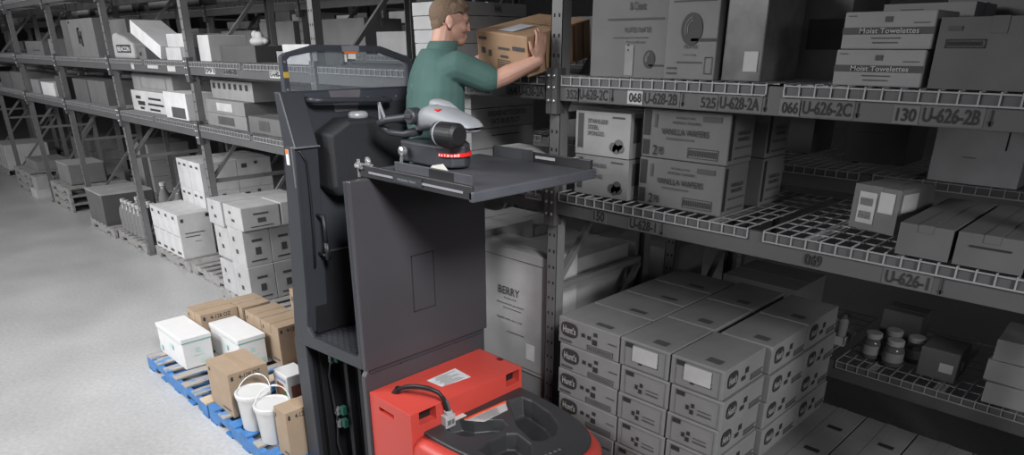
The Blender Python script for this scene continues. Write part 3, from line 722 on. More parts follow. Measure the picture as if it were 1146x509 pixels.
kraft(-4.60, -4.28, 2.32, 2.62, .14, .50, 'brown carton on the near pallet behind the colourful printed box', 'x')
carton(-4.72, -4.50, 2.08, 2.26, .14, .42, M_WHT, 'white printed box with green and brown food picture beside the truck', 'printed goods', tape=None,
       marks=[('F', .15, .1, .85, .55, mat('print_green', (.06, .22, .05), .6)), ('F', .25, .3, .7, .72, mat('print_brown', (.25, .09, .05), .6)), ('F', .1, .8, .9, .9, mat('print_blue', (.3, .35, .5), .6)), ('R', .15, .3, .85, .7, mat('print_brown', (.25, .09, .05), .6))])
def bucket(x, y, lb, ang):
    r = thing('bucket', lb, 'bucket', (x, y, .14), ang, 'white buckets on the blue pallet')
    mw = mat('bucket_plastic', (.58, .58, .575), .35, noise=.02)
    MB().lathe((0, 0, 0), [(.098, 0), (.102, .004), (.116, .235), (.120, .238), (.120, .25), (.124, .252), (.124, .262), (.118, .27)], 36).build('bucket_body', mw, r, smooth=False, bevel=.001).data.shade_smooth()
    MB().lathe((0, 0, 0), [(.127, .262), (.128, .284), (.122, .29), (.112, .29), (.108, .284), (.02, .284)], 36).build('lid', mw, r)
    pts = [(.128 * math.cos(a), 0, .262 + .0 + .112 * math.sin(a) * 1.0) for a in [PI * k / 16 for k in range(17)]]
    pts = [(px, .10 * math.sin(PI * k / 16), pz) for k, (px, py, pz) in enumerate(pts)]
    h = MB().tube(pts, .004, 8).build('bail_handle', mw, r, smooth=True)
    MB().tube([pts[7], pts[8], pts[9]], .008, 8).build('handle_grip', mw, h, smooth=True)
    return r
bucket(-4.47, 1.80, 'white plastic bucket with raised bail handle, left one of the two on the blue pallet', .6)
bucket(-4.20, 1.81, 'white plastic bucket, right one of the two, next to the brown corner carton', .75)

# ---- held box and person come later
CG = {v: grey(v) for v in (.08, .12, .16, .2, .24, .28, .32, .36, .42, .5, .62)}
# ---- printed food cartons, right bay: seven tiers on pallet
HB = grey(.20)
LOGO = mat('logo_ink', (.03, .03, .03), .6); LOGT = mat('logo_text', (.3, .3, .3), .6)
def logo(r, w, d, h, f, u0, v0, u1, v1):
    o, U, V = face(f, w, d, h, .004); n = 24
    q = MB(); vs = []
    for k in range(n):
        a = 2 * PI * k / n; cu = math.copysign(abs(math.cos(a)) ** .6, math.cos(a)); sv = math.copysign(abs(math.sin(a)) ** .8, math.sin(a))
        vs.append(q.bm.verts.new(o + U * ((u0 + u1) / 2 + (u1 - u0) / 2 * cu) + V * ((v0 + v1) / 2 + (v1 - v0) / 2 * sv)))
    q._f(vs); l = q.build('printed_logo', LOGO, r)
    o, U, V = face(f, w, d, h, .0055)
    text('logo_text', 'Hunt’s', o + U * (u0 + (u1 - u0) * .12) + V * (v0 + (v1 - v0) * .25), U * (u1 - u0) * .76, V * (v1 - v0) * .48, LOGT, l, bold=.03)
def foodbox(x0, x1, y0, y1, z0, z1, lb, front, right, label=False, top=False):
    mk, tx = [], []
    if front == 'wide':
        mk = [('F', .50, .48, .56, .62), ('F', .60, .66, .66, .80), ('F', .58, .34, .66, .54), ('F', .40, .5, .46, .64), ('F', .84, .56, .97, .61, M_INK2), ('F', .04, .1, .24, .2, M_INK2)]
        mk += frame_marks('F', .50, .08, .92, .28, .008, asp=2.5) + [('F', .52 + k * .024, .12, .53 + k * .024, .24, M_INK2) for k in range(16)]
    elif front == 'narrow':
        mk = [('F', .32, .34, .38, .5), ('F', .42, .45, .48, .6), ('F', .40, .22, .47, .38), ('F', .55, .28, .8, .34, M_INK2), ('F', .55, .42, .8, .46, M_INK2)] + frame_marks('F', .10, .06, .93, .92, .008, M_INK2, asp=1.6)
        mk += [('F', .12, .74, .28, .9)]
        if label: mk += [('F', .27, .30, .78, .84, M_LABEL)]
    if right:
        mk += [('R', .42, .30, .52, .45), ('R', .50, .50, .58, .7), ('R', .66, .12, .96, .18, M_INK2), ('R', .66, .3, .96, .34, M_INK2), ('R', .66, .18, .68, .3, M_INK2)] + [('R', .70 + k * .03, .2, .712 + k * .03, .28, M_INK2) for k in range(8)]
    if top: mk += [('T', .55, .12, .8, .24, M_INK2)]
    r = carton(x0, x1, y0, y1, z0, z1, HB, lb, 'printed food cartons on the pallet', tape=None, marks=mk)
    w, d, h = x1 - x0, y1 - y0, z1 - z0
    if front == 'wide': logo(r, w, d, h, 'F', .05, .32, .34, .88)
    if right: logo(r, w, d, h, 'R', .08, .3, .32, .85)
    return r
NT = 7; TH = (1.297 - .14) / NT
for t in range(NT):
    z0 = .14 + t * TH; z1 = z0 + TH - .003
    tier = '%s tier down' % ORD[NT - 1 - t].replace('nearest', 'top')
    jx = (-.012, .006, -.004, .01, 0, .008, -.006)[t]
    for c_, (xa_, xb_, n_, D_) in enumerate(((-2.43 + jx, -1.995 + jx, 4, .31), (-1.985 + jx, -1.675 + jx, 3, .43), (-1.665 + jx, -1.365 + jx, 3, .43))):
        for k in range(n_):
            ya = 2.825 + k * (D_ + .012)
            xs = xa_ + (.03 if (c_ == 2 and k > 0) else 0)
            xe = xb_ + (.03 if (c_ == 2 and k > 0) else 0)
            vis = (k == 0)
            nm = 'printed food carton, %s stack from the truck, %s, %s from front' % (('first', 'second', 'third')[c_], tier, ORD[k].replace('nearest', 'first'))
            foodbox(xs, xe, ya, ya + D_, z0, z1, nm, ('wide' if c_ == 0 else 'narrow') if vis else None, c_ == 2, label=(t == NT - 1 and c_ > 0), top=(t == NT - 1))
# ---- low cartons on the bottom right pallet
for t in range(2):
    for i in range(4):
        for k in range(3):
            x0 = -1.36 + i * .29; y0 = 3.22 + k * .33
            carton(x0, x0 + .28, y0, y0 + .325, .14 + t * .235, .14 + t * .235 + .233, CG[.2],
                   'low dark carton, bottom right pallet, %s layer, %s column, %s row back' % (('lower', 'upper')[t], ORD[i].replace('nearest', 'first'), ORD[k].replace('nearest', 'first')),
                   'low dark cartons at the bottom right', tape='y', marks=[('T', .55, .08, .85, .2, M_INK)] if t else ())
# ---- level one goods, right bay
def wafers(x0, x1, y0, y1, z0, z1, lb, f=True):
    mk = [('F', .02, .45, .10, .95), ('F', .02, .06, .10, .36), ('F', .15, .62, .18, .88, M_INK2)] if f else []
    tx = []
    if f:
        mk += frame_marks('F', .56, .08, .9, .28, .006, asp=2) + [('F', .575 + k * .02, .12, .583 + k * .02, .24) for k in range(16)] + [('F', .7, .8, .9, .9, M_INK2), ('F', .3, .40, .62, .44, M_INK2)]
        tx = [('F', 'VANILLA WAFERS', .24, .50, .78, .62), ('F', 'NATURALLY AND', .4, .82, .62, .86), ('F', 'ARTIFICIALLY FLAVORED', .36, .72, .68, .77), ('F', '2', .15, .07, .20, .27), ('F', 'PB', .22, .09, .28, .24)]
    mk += [('R', .03, .1, .14, .95), ('R', .25, .1, .9, .14, M_INK2), ('R', .25, .3, .9, .34, M_INK2)]
    tx += [('R', 'VANILLA', .3, .56, .8, .64), ('R', 'WAFERS', .32, .44, .78, .52)]
    return carton(x0, x1, y0, y1, z0, z1, grey(.14), lb, 'vanilla wafer cartons', tape=None, marks=mk, texts=tx)
wafers(-2.11, -1.62, 3.06, 3.30, 1.97, 2.215, 'grey carton printed vanilla wafers, lower of the front pair on the first shelf')
wafers(-2.10, -1.61, 3.05, 3.29, 2.218, 2.462, 'grey carton printed vanilla wafers, upper of the front pair on the first shelf')
wafers(-2.06, -1.60, 3.42, 3.66, 1.97, 2.215, 'wafer carton behind the front pair, lower one', False)
wafers(-2.06, -1.60, 3.42, 3.66, 2.218, 2.462, 'wafer carton behind the front pair, upper one', False)
def sponges(z0, z1, dx, lb, m, inkm):
    mk = [('F', .05, .15, .15, .95, inkm), ('R', .1, .35, .3, .9, inkm), ('F', .68, .88, .9, .92, inkm)]
    return carton(-2.54 + dx, -2.17 + dx, 3.05, 3.36, z0, z1, m, lb, 'stainless steel sponge cartons', tape='x', marks=mk,
                  texts=[('F', 'STAINLESS', .24, .74, .60, .84, inkm), ('F', 'STEEL', .24, .60, .44, .70, inkm), ('F', 'SPONGES', .24, .46, .54, .56, inkm)])
s1 = sponges(1.97, 2.185, 0, 'white carton printed stainless steel sponges, lower of two beside the upright', CG[.24], M_INK2)
s2 = sponges(2.19, 2.42, -.005, 'white carton printed stainless steel sponges, upper of two beside the upright', CG[.32], M_INK2)
for r, m_ in ((s1, M_INK2), (s2, mat('mid_ink', (.12, .12, .12), .7))):
    q = MB()
    for (a1, b1, rr) in ((.10, .055, .025), (.135, .07, .028), (.12, .045, .024), (.15, .05, .022)):
        q._f([q.bm.verts.new((a1 - .02 + rr * math.cos(2 * PI * k / 14), -.159, b1 + rr * math.sin(2 * PI * k / 14))) for k in range(14)])
    q.build('sponge_picture', m_, r)
carton(-1.08, -.86, 3.30, 3.56, 1.97, 2.17, CG[.16], 'dark carton with two white barcode labels on the first shelf', 'right bay cartons', tape='y', rz=-.25,
       marks=[('F', .14, .15, .52, .85, M_LABEL), ('F', .58, .45, .9, .9, M_LABEL), ('R', .05, .5, .5, .9, M_LABEL)] + [('F', .18 + k * .02, .55, .19 + k * .02, .72) for k in range(14)] + [('F', .18 + k * .02, .25, .19 + k * .02, .42) for k in range(14)])
carton(-.80, -.61, 2.99, 3.66, 1.972, 2.10, CG[.12], 'long flat grey carton on the first shelf edge, left of the pair', 'long flat cartons', tape='y')
carton(-.595, -.37, 2.99, 3.66, 1.972, 2.10, CG[.12], 'long flat grey carton on the first shelf edge, right of the pair with torn front', 'long flat cartons', tape='y', marks=[('F', .2, .60, .8, .66, M_SLIT)])
carton(-.34, -.16, 3.0, 3.5, 1.972, 2.12, CG[.2], 'pale carton at the far right frame edge of the first shelf', 'long flat cartons', tape='y')
carton(-1.08, -.66, 4.34, 4.72, 2.062, 2.40, CG[.62], 'tall white carton on the middle level of the row behind', 'back row cartons', tape='x', marks=[('F', .35, .4, .5, .41), ('F', .78, .55, .80, .9)])
carton(-1.68, -1.32, 4.72, 5.1, 2.062, 2.42, CG[.12], 'dark carton with script lettering on the middle level of the row behind', 'back row cartons', tape='x', texts=[('F', 'Frances', .2, .72, .6, .86, M_INK)], marks=[('F', .15, .5, .6, .515, M_INK2)])
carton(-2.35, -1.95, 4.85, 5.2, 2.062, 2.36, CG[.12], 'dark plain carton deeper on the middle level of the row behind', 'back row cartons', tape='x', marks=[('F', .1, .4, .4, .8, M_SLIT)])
# ---- level two goods, right bay
def reel(r, w, d, h, u, v, s):
    o, U, V = face('F', w, d, h, .004); c_ = o + U * u + V * v
    q = MB(); q._f([q.bm.verts.new(c_ + Vector((s * .8 * math.cos(2 * PI * k / 24), 0, s * math.sin(2 * PI * k / 24)))) for k in range(24)])
    q.quad(c_ + Vector((0, 0, -s * .75)), (s * 2.0, 0, 0), (0, 0, s * .18))
    l = q.build('plate_picture', LOGO, r)
    q = MB()
    for t_, rr in ((.5, .62), (-.4, .45)):
        pts = [c_ + Vector((s * rr * math.cos(a) + s * .15, -.001, s * rr * 1.2 * math.sin(a))) for a in [PI * .55 + PI * .6 * k / 10 for k in range(11)]]
        q.tube(pts, .0015, 4)
    q.build('picture_highlight', LOGT, l)
ZS = 2.6
r = carton(-2.46, -1.985, 3.05, 3.50, ZS, ZS + .46, grey(.17), 'large grey carton printed with plates, first on the second shelf right of the upright', 'plate cartons', tape='x',
           marks=[('F', .22, .58, .93, .60, M_INK2), ('F', .3, .40, .75, .41, M_INK2), ('F', .47, .02, .58, .33, mat('scraped_patch', (.27, .27, .27), .7)), ('F', .5, .32, .52, .34), ('F', .5, .27, .52, .29)],
           texts=[('F', 'PLATES PLATES', .45, .46, .78, .51, M_INK2), ('F', 'Classic', .5, .80, .68, .85, M_INK2), ('F', '9 in 2.85 per', .48, .345, .72, .375, M_INK2), ('F', '& Classic', .5, .68, .70, .76, M_INK2)])
reel(r, .475, .45, .46, .78, .19, .042)
r = carton(-1.98, -1.71, 3.02, 3.45, ZS, ZS + .46, CG[.2], 'pale grey carton printed with a dark plate, second on the second shelf', 'plate cartons', tape=None,
           marks=[('F', .1, .73, .93, .745, M_INK2), ('F', .25, .16, .75, .175, M_INK2), ('F', .06, .1, .26, .12, M_INK2), ('F', .06, .05, .26, .07, M_INK2)] + frame_marks('F', .80, .06, .95, .22, .01, asp=.7),
           texts=[('F', 'PLATES', .38, .30, .64, .335, M_INK2), ('F', 'CLASSIC', .4, .80, .65, .84, M_INK2), ('F', 'heavy duty', .38, .23, .62, .25, M_INK2)])
reel(r, .27, .43, .46, .5, .48, .07)
r = carton(-1.69, -1.50, 3.05, 3.42, ZS, ZS + .42, mat('film_wrap', (.19, .19, .19), .22, noise=.25, scale=9), 'film-wrapped grey pack with a white note, third on the second shelf', 'plate cartons', tape=None, marks=[('F', .55, .1, .9, .3, M_LABEL)])
carton(-1.86, -1.45, 3.95, 4.0 + .3 - .02, ZS + .07, ZS + .5, CG[.28], 'tall carton standing deeper behind the film-wrapped pack', 'deep cartons', tape=None, marks=[('F', .3, .3, .8, .5, M_INK2)]) if False else None
carton(-1.74, -1.32, 3.50, 3.90, ZS, ZS + .44, CG[.2], 'dark tall carton behind the film-wrapped pack on the second shelf', 'deep cartons', tape='x', marks=[('F', .55, .3, .95, .6, M_INK2)])
for k, (z0, z1, xo) in enumerate(((ZS, ZS + .135, 0), (ZS + .137, ZS + .272, .01))):
    carton(-1.18 + xo, -.85 + xo, 3.04, 3.32, z0, z1, CG[.28], 'white carton printed moist towelettes, %s of two on the second shelf' % ('lower', 'upper')[k], 'moist towelette cartons', tape=None,
           marks=[('F', 0, .40, 1, .58, M_INK2), ('F', .34, .28, .66, .31, M_INK2), ('F', .36, .16, .64, .19, M_INK2), ('F', .77, .68, .94, .70, M_INK2), ('F', .46, .72, .54, .86, M_INK2), ('F', .04, .88, .14, .90, M_INK2)],
           texts=[('F', 'Moist Towelettes', .2, .42, .85, .56, CG[.42])])
carton(-1.14, -.80, 3.36, 3.68, ZS, ZS + .31, CG[.24], 'pale carton standing behind the moist towelette cartons', 'deep cartons', tape='x', marks=[('F', .2, .8, .45, .93, M_INK2)])
carton(-.825, -.45, 3.04, 3.42, ZS, ZS + .245, CG[.12], 'dark grey carton with boxed print right of the towelettes', 'deep cartons', tape='y', marks=frame_marks('F', .08, .58, .42, .70, .008, asp=2) + [('F', .1 + k * .02, .61, .11 + k * .02, .67) for k in range(15)] + [('F', .08, .82, .2, .88, M_INK2)])
carton(-.44, -.16, 3.04, 3.42, ZS, ZS + .245, CG[.16], 'dark grey carton at the right frame edge on the second shelf', 'deep cartons', tape='y')
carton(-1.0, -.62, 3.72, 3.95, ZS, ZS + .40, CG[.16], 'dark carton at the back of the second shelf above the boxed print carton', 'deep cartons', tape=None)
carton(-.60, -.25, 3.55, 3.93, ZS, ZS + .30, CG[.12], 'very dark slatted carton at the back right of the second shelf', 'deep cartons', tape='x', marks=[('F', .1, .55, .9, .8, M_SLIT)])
for k in range(3):
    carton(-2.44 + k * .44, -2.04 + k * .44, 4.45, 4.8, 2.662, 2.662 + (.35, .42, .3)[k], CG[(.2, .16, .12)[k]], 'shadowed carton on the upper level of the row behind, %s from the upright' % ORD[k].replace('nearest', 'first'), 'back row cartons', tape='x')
# small jar behind the brown box near the upright
q = thing('plastic_tub', 'pale tub on the second shelf just right of the upright', 'tub', (-2.56, 3.34, ZS))
MB().lathe((0, 0, 0), [(.035, 0), (.04, .01), (.04, .10), (.03, .12)], 20).build('tub_body', CG[.5], q, smooth=False)
MB().lathe((0, 0, .12), [(.034, 0), (.034, .025)], 20).build('lid', CG[.24], q)
# ---- lower rack shelf (row behind, low level): jars, boxes
def jar(x, y, lb):
    r = thing('glass_jar', lb, 'jar', (x, y, .872), 0, 'jars on the low back shelf')
    MB().lathe((0, 0, 0), [(.05, 0), (.06, .01), (.06, .11), (.045, .14)], 24).build('jar_body', mat('jar_contents', (.12, .12, .12), .15), r, smooth=False).data.shade_smooth()
    MB().lathe((0, 0, .14), [(.05, 0), (.05, .03), (.045, .033)], 24).build('lid', CG[.36], r)
    MB().lathe((0, 0, 0), [(.0606, .035), (.0606, .095)], 24).build('jar_label', CG[.28], r)
    return r
jar(-1.22, 4.52, 'round jar with pale lid on the low shelf, front left of the group'); jar(-1.08, 4.49, 'round jar with pale lid on the low shelf, front right of the group')
jar(-1.14, 4.66, 'round jar on the low shelf, back left of the group'); jar(-1.0, 4.64, 'round jar on the low shelf, back right of the group')
r = carton(-.93, -.72, 4.46, 4.72, .872, 1.06, CG[.12], 'open dark carton with a white label beside the jars on the low shelf', 'low shelf cartons', tape=None, marks=[('F', .55, .3, .9, .6, M_LABEL), ('R', .3, .3, .5, .6, M_LABEL)])
carton(-1.27, -1.03, 4.80, 5.0, .872, 1.12, CG[.16], 'dark carton behind the jars on the low shelf', 'low shelf cartons', tape='x')
for k in range(3):
    r = thing('canister', 'slim pale canister in the cardboard tray at the left of the low shelf, %s' % ('left one', 'middle one', 'right one')[k], 'canister', (-1.60 + k * .075, 4.62, .883), 0, 'canisters in the tray')
    MB().lathe((0, 0, 0), [(.03, 0), (.032, .01), (.032, .15), (.02, .165)], 16).build('can_body', CG[.28], r); MB().lathe((0, 0, .165), [(.02, 0), (.018, .03)], 12).build('cap', CG[.12], r)
b = MB(); b.box(-.12, .12, -.06, .06, 0, .01).box(-.12, .12, -.06, -.055, .01, .06).box(-.12, .12, .055, .06, .01, .06).box(-.12, -.115, -.06, .06, .01, .06).box(.115, .12, -.06, .06, .01, .06)
tag(b.build('carton_tray', CG[.5], loc=(-1.525, 4.62, .872)), 'low white cardboard tray holding three canisters on the low shelf', 'tray')
for k in range(3):
    carton(-.56, -.28, 4.34, 4.7, .872 + k * .13, .872 + k * .13 + .125, CG[.32], 'pale wrapped pack stacked at the right end of the low shelf, %s' % ('bottom one', 'middle one', 'top one')[k], 'pale packs on the low shelf', tape=None, rz=(.05, -.08, .03)[k])
carton(-2.3, -1.75, 4.5, 5.0, .872, 1.2, CG[.2], 'dark open carton on the low back shelf behind the food cartons', 'low shelf cartons', tape='x', marks=[('F', .2, .5, .35, .75, M_SLIT), ('F', .6, .5, .75, .75, M_SLIT)])
# ---- bay two, floor: tall plain boxes behind the truck
TB = grey(.45)
carton(-3.35, -2.745, 3.06, 3.36, .14, .68, CG[.32], 'plain grey box under the large printed box behind the truck', 'tall boxes behind the truck', tape='x')
carton(-3.40, -2.735, 3.05, 3.34, .683, 1.52, TB, 'large grey lettered box behind the truck with a white label low on its front', 'tall boxes behind the truck', tape='x',
       marks=frame_marks('F', .10, .03, .95, .93, .006, M_INK2, asp=.8) + [('F', .73, .12, .85, .26, mat('bright_label', (.8, .8, .8), .5)), ('F', .46, .30, .7, .306, M_INK2), ('F', .4, .5, .66, .506, M_INK2)] + [('F', .74, .14 + k * .012, .84, .145 + k * .012, M_INK2) for k in range(9)],
       texts=[('F', 'BERRY', .34, .62, .64, .685, M_INK2), ('F', 'beauty', .42, .58, .6, .60, M_INK2), ('F', 'Household product', .32, .53, .70, .55, M_INK2), ('F', 'handle with care only', .32, .40, .68, .42, M_INK2)])
for k, (xa_, xb_, ya, yb, za, zb) in enumerate(((-3.38, -2.79, 3.37, 3.98, .14, .8), (-3.38, -2.79, 3.37, 3.98, .803, 1.44), (-4.02, -3.42, 3.06, 3.64, .14, .8), (-4.02, -3.42, 3.06, 3.64, .803, 1.56),
                                            (-4.02, -3.42, 3.66, 4.02, .14, .8), (-4.02, -3.42, 3.66, 4.02, .803, 1.5), (-4.75, -4.13, 3.1, 3.7, .0, .75), (-4.75, -4.13, 3.1, 3.7, .752, 1.5))):
    carton(xa_, xb_, ya, yb, za, zb, CG[.36], 'plain grey box in the tall group behind the truck, %s position, %s' % (('right rear', 'left front', 'left rear', 'far left')[k // 2], ('lower one', 'upper one')[k % 2]), 'tall boxes behind the truck', tape='y')
for k in range(2):
    carton(-3.30, -2.78, 4.45, 5.05, .0 + k * .65, .648 + k * .65, CG[.24], 'grey box on the floor of the row behind near the upright, %s' % ('lower one', 'upper one')[k], 'floor boxes of the row behind', tape='y')
# ---- bay two, level one: flat long cartons and white pair
for k in range(4):
    carton(-3.95, -3.50, 3.12, 3.72, 1.97 + k * .132, 1.97 + k * .132 + .128, CG[.36], 'long flat carton on the first shelf behind the worker, %s' % ('bottom one', 'second up', 'third up', 'top one')[k], 'long flat cartons behind the worker', tape='x',
           marks=[('R', .3, .6, .75, .66, M_INK2)] if k == 1 else (), texts=[('R', 'DESIGNED NOT TO SCRATCH', .25, .60, .85, .85, M_INK2), ('R', 'EATS BLUE 72 CT', .3, .2, .75, .45, M_INK2)] if k == 2 else ())
for k in range(2):
    carton(-3.20 + k * .235, -2.97 + k * .235, 3.03, 3.26, 1.97, 2.165, CG[.62], 'small white carton beside the upright above the work tray, %s' % ('left one', 'right one')[k], 'white carton pair', tape=None)
# ---- bay two, level two: five long white flat cartons
for k in range(5):
    carton(-4.0, -3.60, 3.08 - .004 * k, 3.74, ZS + k * .083, ZS + k * .083 + .079, CG[.42], 'long white flat carton in the stack behind the worker’s head, %s' % ('bottom one', 'second up', 'middle one', 'fourth up', 'top one')[k], 'white flat cartons behind the head', tape='x',
           texts=[('R', 'HHL', .55, .3, .65, .75, M_INK2)] if k == 4 else ())
carton(-5.0, -4.75, 3.3, 3.8, 1.97, 2.3, CG[.2], 'dark carton on the first shelf left of the long flat cartons', 'bay two cartons', tape='x')

# ---- bays to the left, floor
SW = CG[.62]
for i in range(4):
    x0 = -10.2 + i * .245
    carton(x0, x0 + .24, 3.10, 3.53, .14, .72, SW, 'tall white carton in the front row on the aisle pallet, %s from the left' % ORD[i].replace('nearest', 'first'), 'white cartons on the aisle pallet', tape='y',
           marks=[('F', .2, .06, .7, .12, M_INK2), ('F', .2, .86, .5, .93, M_INK2), ('F', .1, .49, .9, .5, M_INK2)] + ([('R', .07, .82, .16, .9, M_INK2), ('R', .84, .88, .95, .96, M_INK), ('R', .15, .55, .75, .57, M_INK2), ('R', .15, .47, .6, .49, M_INK2), ('R', .4, .35, .6, .36, M_INK2)] if i == 3 else []))
for t in range(3):
    for i in range(2):
        for k in range(2):
            x0 = -10.2 + i * .41; y0 = 3.56 + k * .5
            carton(x0, x0 + .40, y0, y0 + .49, .14 + t * .39, .14 + t * .39 + .387, CG[.62], 'white carton, tall aisle stack, %s layer, %s column, %s row' % (('bottom', 'middle', 'top')[t], ('left', 'right')[i], ('front', 'rear')[k]), 'white cartons in the tall stack', tape='y',
                   marks=[('F', .15, .78, .35, .86, M_INK2), ('F', .6, .78, .8, .86, M_INK2), ('R', .12, .7, .28, .85, M_INK2), ('R', .5, .8, .6, .9, M_INK2), ('R', .2, .3, .7, .33, M_INK2)])
# dense stack beside truck
SB = CG[.42]
for i, (xa_, xb_) in enumerate(((-8.02, -7.56), (-7.52, -7.06))):
    pass
def stk(x0, x1, y0, y1, z0, z1, lb):
    carton(x0, x1, y0, y1, z0, z1, SB, lb, 'dense grey carton stack', tape=None, marks=[('F', .42, .30, .58, .42, M_INK2), ('F', .3, .62, .42, .74, M_INK2), ('R', .3, .65, .7, .72, M_INK2), ('R', .4, .3, .62, .5, M_INK2), ('R', .2, .12, .8, .16, M_INK2)])
for t, (z0, z1) in enumerate(((.14, .545), (.548, .955))):
    for c_ in range(3):
        y0 = 2.955 + c_ * .30
        stk(-7.325, -6.95 - .01 * t, y0, y0 + .295, z0, z1, 'grey carton, right column of the dense stack, %s layer, %s from the aisle' % (('bottom', 'middle')[t], ORD[c_].replace('nearest', 'first')))
    for c_ in range(2):
        y0 = 3.09 + c_ * .42
        stk(-7.68, -7.34, y0 - .13, y0 + .28, z0, z1 - .03, 'grey carton, left column of the dense stack, %s layer, %s from the aisle' % (('bottom', 'middle')[t], ORD[c_].replace('nearest', 'first')))
stk(-7.31, -6.88, 2.94, 3.36, .958, 1.20, 'grey carton lying on top of the dense stack nearest the aisle')
stk(-7.31, -6.88, 3.38, 3.85, .958, 1.20, 'grey carton lying on top of the dense stack behind the nearest one')
stk(-7.70, -7.34, 2.93, 3.36, .928, 1.20, 'grey carton on top of the left column of the dense stack, front')
stk(-7.70, -7.34, 3.38, 3.8, .928, 1.18, 'grey carton on top of the left column of the dense stack, rear')
# open grey box, bottles, board, stack items
r = thing('open_carton', 'open grey box with flaps up on a pallet beside the bottles', 'box', (-12.3, 3.25, .14))
b = MB(); b.prism([(-.38, 0), (.38, 0), (.43, .47), (-.43, .47)], 1, -.3, .45); b.build('box_body', CG[.12], r)
for a_, b_ in ((-.43, -.01), (.01, .43)): MB().prism([(a_, .472), (b_, .472), (b_ - .02, .50), (a_ + .02, .49)], 1, -.31, .44).build('box_flap', CG[.36], r)
for i in range(6):
    for j in range(2):
        x = -11.46 + i * .165; y = 3.12 + j * .2
        r = thing('water_bottle', 'large clear bottle in the shrink-wrapped pack, %s from the left, %s row' % (ORD[i].replace('nearest', 'first'), ('front', 'back')[j]), 'bottle', (x, y, .14), 0, 'shrink-wrapped bottles')
        MB().lathe((0, 0, 0), [(.07, 0), (.08, .02), (.075, .12), (.08, .25), (.07, .33), (.03, .40), (.028, .42)], 14).build('bottle_body', mat('bottle_plastic', (.22, .22, .22), .15), r, smooth=True)
        MB().lathe((0, 0, .42), [(.035, 0), (.035, .05)], 12).build('bottle_cap', CG[.5], r)
for i in range(2):
    r = thing('water_bottle', 'large bottle standing on the pack behind, %s' % ('left one', 'right one')[i], 'bottle', (-11.25 + i * .6, 3.66, .14), 0, 'bottles standing behind the pack')
    MB().lathe((0, 0, 0), [(.09, 0), (.1, .25), (.09, .45), (.04, .58), (.04, .62)], 16).build('bottle_body', mat('bottle_plastic', (.22, .22, .22), .15), r, smooth=True)
    MB().lathe((0, 0, .62), [(.045, 0), (.045, .05)], 12).build('bottle_cap', CG[.5], r)
tag(MB().box(-.02, .02, -.06, .5, 0, .5).build('board', CG[.12], bevel=.004, loc=(-10.36, 3.12, .14)), 'dark upright board between the bottles and the white cartons', 'board')
r = thing('wrapped_box', 'light grey wrapped box on top of the pallet stack', 'box', (-14.6, 3.42, .422))
MB().box(-.42, .3, -.3, .3, 0, .36).build('box_body', CG[.2], r, bevel=.02); MB().box(-.42, .3, -.305, .305, .355, .37).build('box_top', CG[.36], r)
for t in range(3):
    carton(-19.4, -18.2, 4.45, 5.2, t * .25, t * .25 + .245, CG[.28], 'flat carton on the floor at the back behind the far left stack, %s' % ('bottom one', 'middle one', 'top one')[t], 'three flat cartons at the back', tape='x')
    carton(-15.2, -14.1, 4.45, 5.2, .14 + t * .3, .14 + t * .3 + .295, CG[.32], 'flat carton at the back behind the wrapped box, %s' % ('bottom one', 'middle one', 'top one')[t], 'flat cartons behind the wrapped box', tape='x')
for i in range(4):
    carton(-20.3 + i * .29, -20.02 + i * .29, 3.05, 3.9, .14, .68, CG[.5], 'white carton at the far left end on the floor pallet, %s from the left' % ORD[i].replace('nearest', 'first'), 'white cartons at the far left', tape=None, marks=[('F', .45, .1, .5, .9, M_INK2)])
carton(-17.5, -16.55, 3.1, 3.7, .422, .6, CG[.24], 'dark wooden lid crate on the far left pallet stack', 'far left goods', tape='x')
carton(-16.3, -15.85, 2.85, 3.2, 0, .16, CG[.5], 'small pale carton on the floor by the far pallets', 'small cartons on the floor', tape='x')
carton(-16.25, -15.9, 2.9, 3.2, .163, .40, CG[.36], 'small grey carton stacked on the pale one by the far pallets', 'small cartons on the floor', tape='x')
carton(-12.7, -11.8, 4.45, 5.1, 0, .55, CG[.16], 'dark carton on the floor behind the open grey box', 'floor boxes of the row behind', tape='x')
carton(-11.7, -10.6, 4.45, 5.1, 0, .45, CG[.12], 'dark carton on the floor behind the bottles', 'floor boxes of the row behind', tape='x')
